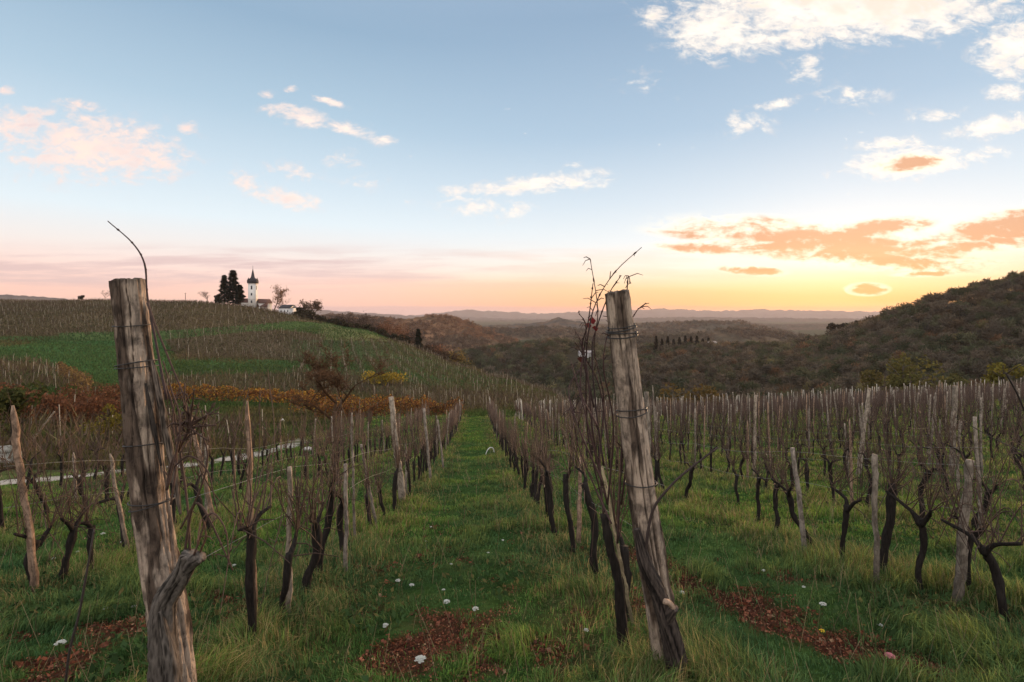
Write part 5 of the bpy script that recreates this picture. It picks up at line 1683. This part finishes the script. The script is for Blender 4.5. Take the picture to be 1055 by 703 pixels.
stake((884, 492), (895, 400), .075, .055, 'tall pale post leaning right, between the middle and the right edge', 219, pointed=False, hue=(1.1, 1.08, 1.02), name='trellis_post', cat='post')
stake((981, 492), (986, 398), .085, .07, 'thick tall grey post near the right edge', 220, pointed=False, hue=GY_, name='trellis_post', cat='post')
stake((966, 490), (969, 432), .035, .03, 'slim grey stake left of the thick tall grey post', 221, hue=GY_)
stake((957, 482), (964, 404), .04, .035, 'tall slim stake second left of the thick tall grey post', 222, hue=GY_)
stake((670, 520), (667, 404), .055, .05, 'square-topped grey post just behind the right end post', 223, square=True, pointed=False, hue=GY_, name='trellis_post', cat='post')
stake((678, 505), (673, 397), .026, .024, 'thin tall stake beside the square-topped grey post', 224, hue=GY_)
stake((30, 459), (56, 424), .05, .045, 'light diagonal brace leaning across the vines beyond the tan stake', 225, pointed=False, hue=LT, name='leaning_brace', cat='brace')
stake((1030, 440), (1038, 412), .05, .045, 'pale leaning stake close to the right edge', 226, pointed=False, hue=LT)
nst = 26
STK = []
for q in range(8):
    V, F4, F3, c_ = stake_mesh(2.1, .027, .022, 400 + q, q % 3 == 0, q % 2 == 0, 14)
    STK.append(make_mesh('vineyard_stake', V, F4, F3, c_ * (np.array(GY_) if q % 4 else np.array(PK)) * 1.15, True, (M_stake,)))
st = []
first = {-1: 11.5, 0: 5.6, 1: 16.5, -2: 8.5, -3: 7.5, -4: 9}
for k in range(-4, 32):
    Y = first.get(k, 6.5) + rng.uniform(0, 1.5)
    while Y < YEND.get(k, 60):
        x, y = at_row(k, Y, rng.normal(0, .06)); px = CX + F * x / y
        if -60 < px < 1120: st.append((y, x, k))
        Y += (rng.uniform(1.5, 2.3) if k > 0 else rng.uniform(3.2, 5.0)) * (1.6 if Y < 17 else 1.0)
st.sort()
print('stakes', len(st))
cs = {}
NI = 300 - nst
for i_, (y, x, k) in enumerate(st[:NI]):
    cs[k] = cs.get(k, 0) + 1
    o = link('vineyard_stake', STK[i_ % 8], None, (x, y, gz(x, y)))
    o.rotation_euler = (rng.normal(0, .035), rng.normal(-.03 if k < 1 else .0, .04), rng.uniform(0, 6.28))
    hs = rng.uniform(.82, 1.08) * (.72 if y < 14 else 1.0) * (1.06 if k > 1 else .92); o.scale = (1.0 + max(0, y - 16) * .012,) * 2 + (hs,)
    if k < 5 and cs[k] <= 8:
        lb = 'grey stake, %s of the backward run in the %s' % (ORD[cs[k] - 1], rowname(k)); gr = 'vineyard stakes'
    else:
        lb = 'weathered grey stake among many in the %s' % rowname(k); gr = 'stakes in the %s' % rowname(k)
    tag(o, lb, 'stake', gr)
if len(st) > NI:
    S = np.array([(x, y, gz(x, y)) for y, x, k in st[NI:]])
    V, a, b, c_ = stakes_mesh(S, rng.uniform(1.9, 2.3, len(S)), np.full(len(S), .042), (.36, .32, .26), rng, .05)
    tag(link('distant_stakes', make_mesh('distant_stakes', V, a, b, c_, False, (M_farstake,))), 'pale grey stakes standing above the vines on the far part of the near slope', 'stakes', kind='stuff')

# trellis wires: each wire a thing
for k, ya, yb in ((-2, 4.9, 40), (-1, 3.0, 46), (0, 3.3, 55), (1, 4.4, 55), (2, 7, 50), (3, 10, 45)):
    for wq, (hh, nm) in enumerate(((.82, 'lower'), (1.22, 'middle'))):
        Yw = np.arange(ya, yb, .6)
        X = row_t(k) - ROWK * Yw
        pts = np.stack([X, Yw, ground(X, Yw) + hh + .025 * np.sin(Yw * 1.9 + k)], 1)
        o0 = pts[0].copy()
        m_ = MB(); m_.tube(pts - o0, .0015 + Yw * .00003, 4, (.20, .19, .175), 0, 0, True)
        tag(m_.build('trellis_wire', M_wire, None, loc=tuple(o0)), '%s thin wire strung along the %s' % (nm, rowname(k)), 'wire', 'trellis wires')

# small leafless and leafy plants among the left rows
def placed(px, py):
    return tuple(hit(px, py))


bt = placed(340, 458); Yb = bt[1]
bare_tree(bt, (458 - 352) / F * Yb, 'leafless twiggy brown bush standing in front of the orange vine rows', (.085, .050, .030), .55, 507, 2600, ((.10, .062, .04), 260, .08), name='bare_bush', cat='bush')
bt = placed(192, 458)
bare_tree(bt, (458 - 392) / F * bt[1], 'twiggy dark vine bush right of the top half of the big left post', (.06, .036, .026), .66, 502, 300, name='bare_bush', cat='bush')
bt = placed(12, 470); leafy_tree(bt, (470 - 388) / F * bt[1], 1.1, 'dark leafy bush with yellow leaves at the left edge above the tan stake', (.055, .060, .022), 503, 1300, .12, 'bush', cat='bush', low=.25)
bt = placed(112, 462); leafy_tree(bt, (462 - 415) / F * bt[1], .8, 'vine keeping yellow-green leaves just left of the big left post', (.15, .12, .025), 504, 500, .11, 'leafy_vine', cat='vine', low=.3)
bt = placed(4, 482)
m_ = MB(); m_.box((0, 0, .25), (.9, .5, .6), (.45, .40, .34), .3, .9); m_.box((.05, .02, .66), (.7, .4, .24), (.42, .36, .30), .5, .7)
tag(m_.build('stone_block', M_road, None, smooth=False, loc=bt), 'pale stone block beside the gravel road at the left edge', 'stone')
for (px, py, lb, s_) in [(240, 437, 'white stone on the green below the gravel road bend', .34), (291, 435, 'small white marker block beside the orange vine row', .26), (317, 465, 'white stone at the end of the gravel road', .35)]:
    b = placed(px, py); m_ = MB()
    rg = np.random.default_rng(px); V = unit(60, rg)
    nb_, na_ = 8, 12
    th = np.linspace(0, np.pi, nb_)[:, None]; ph = np.linspace(0, 2 * np.pi, na_, endpoint=False)[None]
    V = np.stack([np.sin(th) * np.cos(ph), np.sin(th) * np.sin(ph), np.cos(th) + 0 * ph], -1).reshape(-1, 3)
    V = V * (1 + .3 * (vnoise(V[:, 0] * 2 + px, V[:, 1] * 2, V[:, 2] * 2)[:, None] - .5)) * np.array([.7, .5, .32 if px != 291 else .8]) * s_ + [0, 0, .1]
    i = np.arange(nb_ - 1)[:, None] * na_; j = np.arange(na_)[None]; jn = (j + 1) % na_
    m_.add(V, np.stack([i + j, i + na_ + j, i + na_ + jn, i + jn], -1).reshape(-1, 4), None, (.62, .58, .52))
    tag(m_.build('white_stone', M_wall, None, loc=b), lb, 'stone')
b = np.array(placed(500, 469)); m_ = MB(); Yb = b[1]
m_.tube(curve_pts([(0, 0, -.02), (.10, 0, .22), (.22, .05, .34)], 10), .02, 8, (.62, .6, .56)); m_.tube(curve_pts([(.22, .05, .34), (.36, .1, .28), (.42, .12, .02)], 8), .02, 8, (.62, .6, .56))
tag(m_.build('white_tube', M_wall, None, loc=tuple(b)), 'bent white plastic tube lying at the right side of the grass path', 'tube')


# ---------------------------------------------------------------- flowers in the grass
FL = [(433, 689, 'w', 1.3), (397, 650, 'w', 1), (460, 625, 'w', 1.1), (490, 632, 'w', 1), (410, 601, 'w', .9), (424, 606, 'w', .9), (457, 609, 'w', .6), (495, 597, 'w', .8), (518, 557, 'w', .7), (503, 570, 'w', .6),
      (439, 558, 'w', .7), (465, 582, 'w', .6), (444, 543, 'w', .7), (848, 627, 'w', 1.0), (787, 590, 'w', .8), (703, 614, 'w', .9), (907, 647, 'w', .7), (62, 671, 'w', 1.2), (108, 630, 'w', .8), (138, 628, 'w', .8),
      (125, 562, 'w', 1.2), (55, 577, 'w', .8), (80, 569, 'w', .7), (241, 584, 'w', .8), (106, 552, 'w', 1.1), (604, 652, 'w', .7), (828, 606, 'w', .6), (917, 686, 'p', 1.3), (847, 654, 'y', .8), (636, 701, 'y', 1.0)]


def flower(kind, seed, h):
    rg = np.random.default_rng(seed); hd = MB(); stm = MB()
    stm.tube([(0, 0, -.03), (rg.normal(0, .01), rg.normal(0, .01), h * .6), (0, 0, h)], .0028, 5, (.06, .09, .03))
    col = {'w': (.55, .55, .49), 'p': (.55, .20, .22), 'y': (.62, .45, .04)}[kind]
    n = 46 if kind != 'y' else 16
    f = np.sqrt(rg.uniform(0, 1, n)); a = rg.uniform(0, 6.28, n); R_ = .034 if kind == 'w' else .03
    p = np.c_[f * R_ * np.cos(a), f * R_ * np.sin(a), h + .016 * (1 - f ** 2)]
    ax = unit(n, rg) * .35 + np.c_[np.cos(a), np.sin(a), np.zeros(n)]; ax /= np.linalg.norm(ax, axis=1)[:, None]
    bx = np.cross(ax, [0, 0, 1.0]); bx /= np.linalg.norm(bx, axis=1)[:, None] + 1e-9
    V, Fq = quads(p, ax * .009, bx * .008); hd.add(V, Fq, None, np.repeat(np.asarray(col) * rg.uniform(.85, 1.05, (n, 1)), 4, axis=0))
    return stm, hd


sect = {'w': 'white', 'p': 'pink', 'y': 'yellow'}
near_ = ['on the bare ground in front', 'beside the big left post', 'in the grass lane', 'below the short vines at right']
used = {}
for i_, (px, py, kd, sc) in enumerate(FL):
    b = hit(px, py + 3)
    hgt = .085
    stm, hd = flower(kd, 600 + i_, hgt)
    r_ = empty('wild_flower', tuple(b), random.uniform(0, 6)); r_.scale = (sc * .72,) * 3
    stm.build('stem', M_grass, r_); hd.build('flower_head', M_flower, r_, smooth=False)
    side = 'in the grass lane between the two end posts' if 380 < px < 560 else ('left of the big left end post' if px < 200 else ('between the left post and the pinkish stake' if px < 300 else 'on the right beyond the right end post'))
    key = (kd, side); used[key] = used.get(key, 0) + 1
    lb = '%s flat flower head %s' % (sect[kd], side)
    if kd == 'w' and sum(1 for q in FL if q[2] == 'w') > 1:
        lb = '%s-nearest white flower head %s' % (ORD[min(11, used[key] - 1)], side)
    if (px, py) == (433, 689): lb = 'largest and nearest white flower head, on the bare reddish soil in front'
    if (px, py) == (604, 652): lb = 'small white flower head in the grass just left of the thin pale pole'
    if kd == 'y': lb = 'small yellow flower on the reddish soil at right' if px > 700 else 'small yellow flower at the bottom edge below the right end post'
    if kd == 'p': lb = 'pink flower on the reddish soil at lower right'
    tag(r_, lb, 'flower', 'flowers in the grass')

def road_d(X, Y):
    d = np.full(len(X), 9.0); kk = np.nonzero((X < -8) & (Y > 8))[0]
    for s_ in range(0, len(kk), 20000):
        q = kk[s_:s_ + 20000]
        d[q] = np.sqrt(((X[q][:, None] - rc[None, :, 0]) ** 2 + (Y[q][:, None] - rc[None, :, 1]) ** 2).min(1))
    return d


# ---------------------------------------------------------------- grass of the near vineyard
def grass_field(n, y0, y1, expo, seed):
    rg = np.random.default_rng(seed)
    # density falls off with distance
    q = rg.uniform(0, 1, n)
    e = 2 - expo
    Y = (y0 ** e + q * (y1 ** e - y0 ** e)) ** (1 / e)
    X = rg.uniform(-1.22, 1.22, n) * (Y + 1.1)
    return X, Y


n = 1700000
X, Y = grass_field(n, 1.9, 62, 1.62, 41)
tl = X + ROWK * Y
lit = litter_mask(X, Y)
dm = np.full(len(X), 9.0)
for r_ in ROWS: dm = np.minimum(dm, np.abs(tl - r_))
clump = fbm(X * 1.6, Y * 1.6, 2.0, 3); fine_ = vnoise(X * 6, Y * 6, 5.0); big_ = fbm(X * .45, Y * .45, 9.0, 3)
dens = np.clip(.38 + 2.2 * (clump - .34) + .9 * (fine_ - .5), .28, 1) * (1 - .86 * sstep(.3, .8, lit))
ok = (rng.random(len(X)) < dens) & (tl > -13) & (road_d(X, Y) > .62 * rng.uniform(.55, 1.1, len(X)))
X, Y, tl, dm, clump, fine_, big_ = X[ok], Y[ok], tl[ok], dm[ok], clump[ok], fine_[ok], big_[ok]
n = len(X); print('blades', n)
rg = np.random.default_rng(42)
under = 1 - sstep(.3, 1.0, dm + .9 * (fine_ - .5))
tall = np.clip(.055 + .20 * np.clip(clump - .38, 0, 1) * 2 + .10 * under * rg.random(n) + .05 * (fine_ - .5), .03, .34) * rg.uniform(.55, 1.35, n)
tall *= np.where((np.abs(tl + .2) < .95), .60, .86)
wid = np.maximum(.0045, .00085 * Y) * rg.uniform(.7, 1.4, n)
az = rg.uniform(0, 6.28, n)
cl_az = 6.28 * vnoise(X * 2.2, Y * 2.2, 31.0) * 2
lean_dir = np.c_[np.cos(cl_az) * .5 + np.cos(az) * .7, np.sin(cl_az) * .5 + np.sin(az) * .7]
bend = rg.uniform(.25, 1.15, n)
base = np.stack([X, Y, ground(X, Y) - .012], 1)
side = np.c_[-np.sin(az), np.cos(az), np.zeros(n)]
mid = base + np.c_[lean_dir * (tall * bend * .28)[:, None], tall * .62]
tip = base + np.c_[lean_dir * (tall * bend * .95)[:, None], tall * (1.05 - .32 * bend)]
w_ = wid[:, None]
V = np.stack([base - side * w_ * .5, base + side * w_ * .5, mid + side * w_ * .42, mid - side * w_ * .42, tip], 1).reshape(-1, 3)
i5 = np.arange(n)[:, None] * 5
F4 = np.concatenate([i5, i5 + 1, i5 + 2, i5 + 3], 1); F3 = np.concatenate([i5 + 3, i5 + 2, i5 + 4], 1)
strawp = np.clip(.06 + .34 * under + .45 * (big_ - .58) + .24 * (fine_ - .5), .01, .7)
is_straw = rg.random(n) < strawp
lush = np.array([.078, .160, .034]); blue = np.array([.050, .105, .042]); yel = np.array([.20, .215, .050]); strw = np.array([.28, .23, .105])
t1 = sstep(.35, .65, big_)[:, None]; t2 = sstep(.40, .75, clump)[:, None]
gc = lush * t1 + blue * (1 - t1)
yf = np.clip(.55 * t2 + .45 * sstep(2.2, 4.5, tl)[:, None] * sstep(.3, .6, fine_)[:, None], 0, .9) * rg.random((n, 1)); gc = gc * (1 - yf) + yel * yf
gc = np.where(is_straw[:, None], strw * rg.uniform(.4, 1.25, (n, 1)), gc * rg.uniform(.4, 1.75, (n, 1)))
tipc = gc * 1.15 + np.array([.012, .008, .0])
Cv = np.stack([gc, gc, gc * 1.05, gc * 1.05, tipc], 1).reshape(-1, 3)
tag(link('grass', make_mesh('grass', V, F4, F3, Cv, False, (M_grass,))), 'uneven green and strawy grass over the near vineyard', 'grass', kind='stuff')

# broad-leaved weeds in dark clumps
n = 60000
X, Y = grass_field(n, 2.0, 26, 1.5, 51)
tl = X + ROWK * Y
cm = fbm(X * 1.1, Y * 1.1, 44.0, 3)
ok = (cm > .53) & (litter_mask(X, Y) < .6) & (tl > -11)
X, Y = X[ok], Y[ok]; n = len(X)
rg = np.random.default_rng(52)
a = rg.uniform(0, 6.28, n); L = rg.uniform(.03, .08, n)[:, None]
d = np.c_[np.cos(a), np.sin(a), rg.uniform(.2, 1.1, n)]; d /= np.linalg.norm(d, axis=1)[:, None]
s_ = np.c_[-np.sin(a), np.cos(a), rg.normal(0, .2, n)]
b = np.stack([X, Y, ground(X, Y) + rg.uniform(0, .09, n)], 1)
V = np.stack([b, b + d * L * .5 + s_ * L * .28, b + d * L, b + d * L * .5 - s_ * L * .28], 1).reshape(-1, 3)
gc = np.where(rg.random((n, 1)) < .82, np.array([[.038, .066, .024]]), np.array([[.10, .09, .035]])) * rg.uniform(.6, 1.4, (n, 1))
tag(link('weeds', make_mesh('weeds', V, np.arange(n * 4).reshape(-1, 4), None, np.repeat(gc, 4, axis=0), False, (M_leaf,))), 'low broad-leaved weeds in dark clumps', 'weeds', kind='stuff')

# fallen leaves and crumbs of red soil on the bare patches
n = 260000
X, Y = grass_field(n, 2.0, 9, 1.4, 61)
lit = litter_mask(X, Y); rg = np.random.default_rng(62)
ok = rg.random(n) < sstep(.15, .8, lit)
X, Y = X[ok], Y[ok]; n = len(X); print('litter', n)
p = np.stack([X, Y, ground(X, Y) + rg.uniform(.0, .035, n)], 1)
cc = np.array([(.15, .056, .034), (.10, .040, .026), (.21, .085, .05), (.06, .028, .02), (.24, .15, .09)])[rg.choice(5, n, p=[.3, .28, .17, .17, .08])]
a = unit(n, rg); a[:, 2] *= .6; r2 = unit(n, rg); b = np.cross(a, r2); b /= np.linalg.norm(b, axis=1)[:, None] + 1e-9
sz = rg.uniform(.003, .0085, (n, 1)) * np.where(rg.random((n, 1)) < .10, 2.6, 1.0)
V, Fq = quads(p, a * sz, b * sz * rg.uniform(.5, .9, (n, 1)))
tag(link('leaf_litter', make_mesh('leaf_litter', V, Fq, None, np.repeat(cc * rg.uniform(.7, 1.3, (n, 1)), 4, axis=0), False, (M_soil,))), 'rusty fallen leaves and crumbs of red soil on the bare patches', 'leaf litter', kind='stuff')
# a few leaves and lone dry stalks scattered outside them
n = 2600
X, Y = grass_field(n, 2.1, 22, 1.4, 71); rg = np.random.default_rng(72)
p = np.stack([X, Y, ground(X, Y)], 1); d = unit(n, rg) * .45; d[:, 2] = 1
h_ = rg.uniform(.12, .38, n)
V, a, b = prisms(p, p + d * h_[:, None], np.maximum(.0016, .0004 * Y), np.maximum(.0008, .0003 * Y))
tag(link('dry_stalks', make_mesh('dry_stalks', V, a, b, np.repeat(np.array([[.20, .15, .085]]) * rg.uniform(.4, 1.2, (n, 1)), 6, axis=0), False, (M_twig,))), 'dry stalks scattered through the grass', 'stalks', kind='stuff')
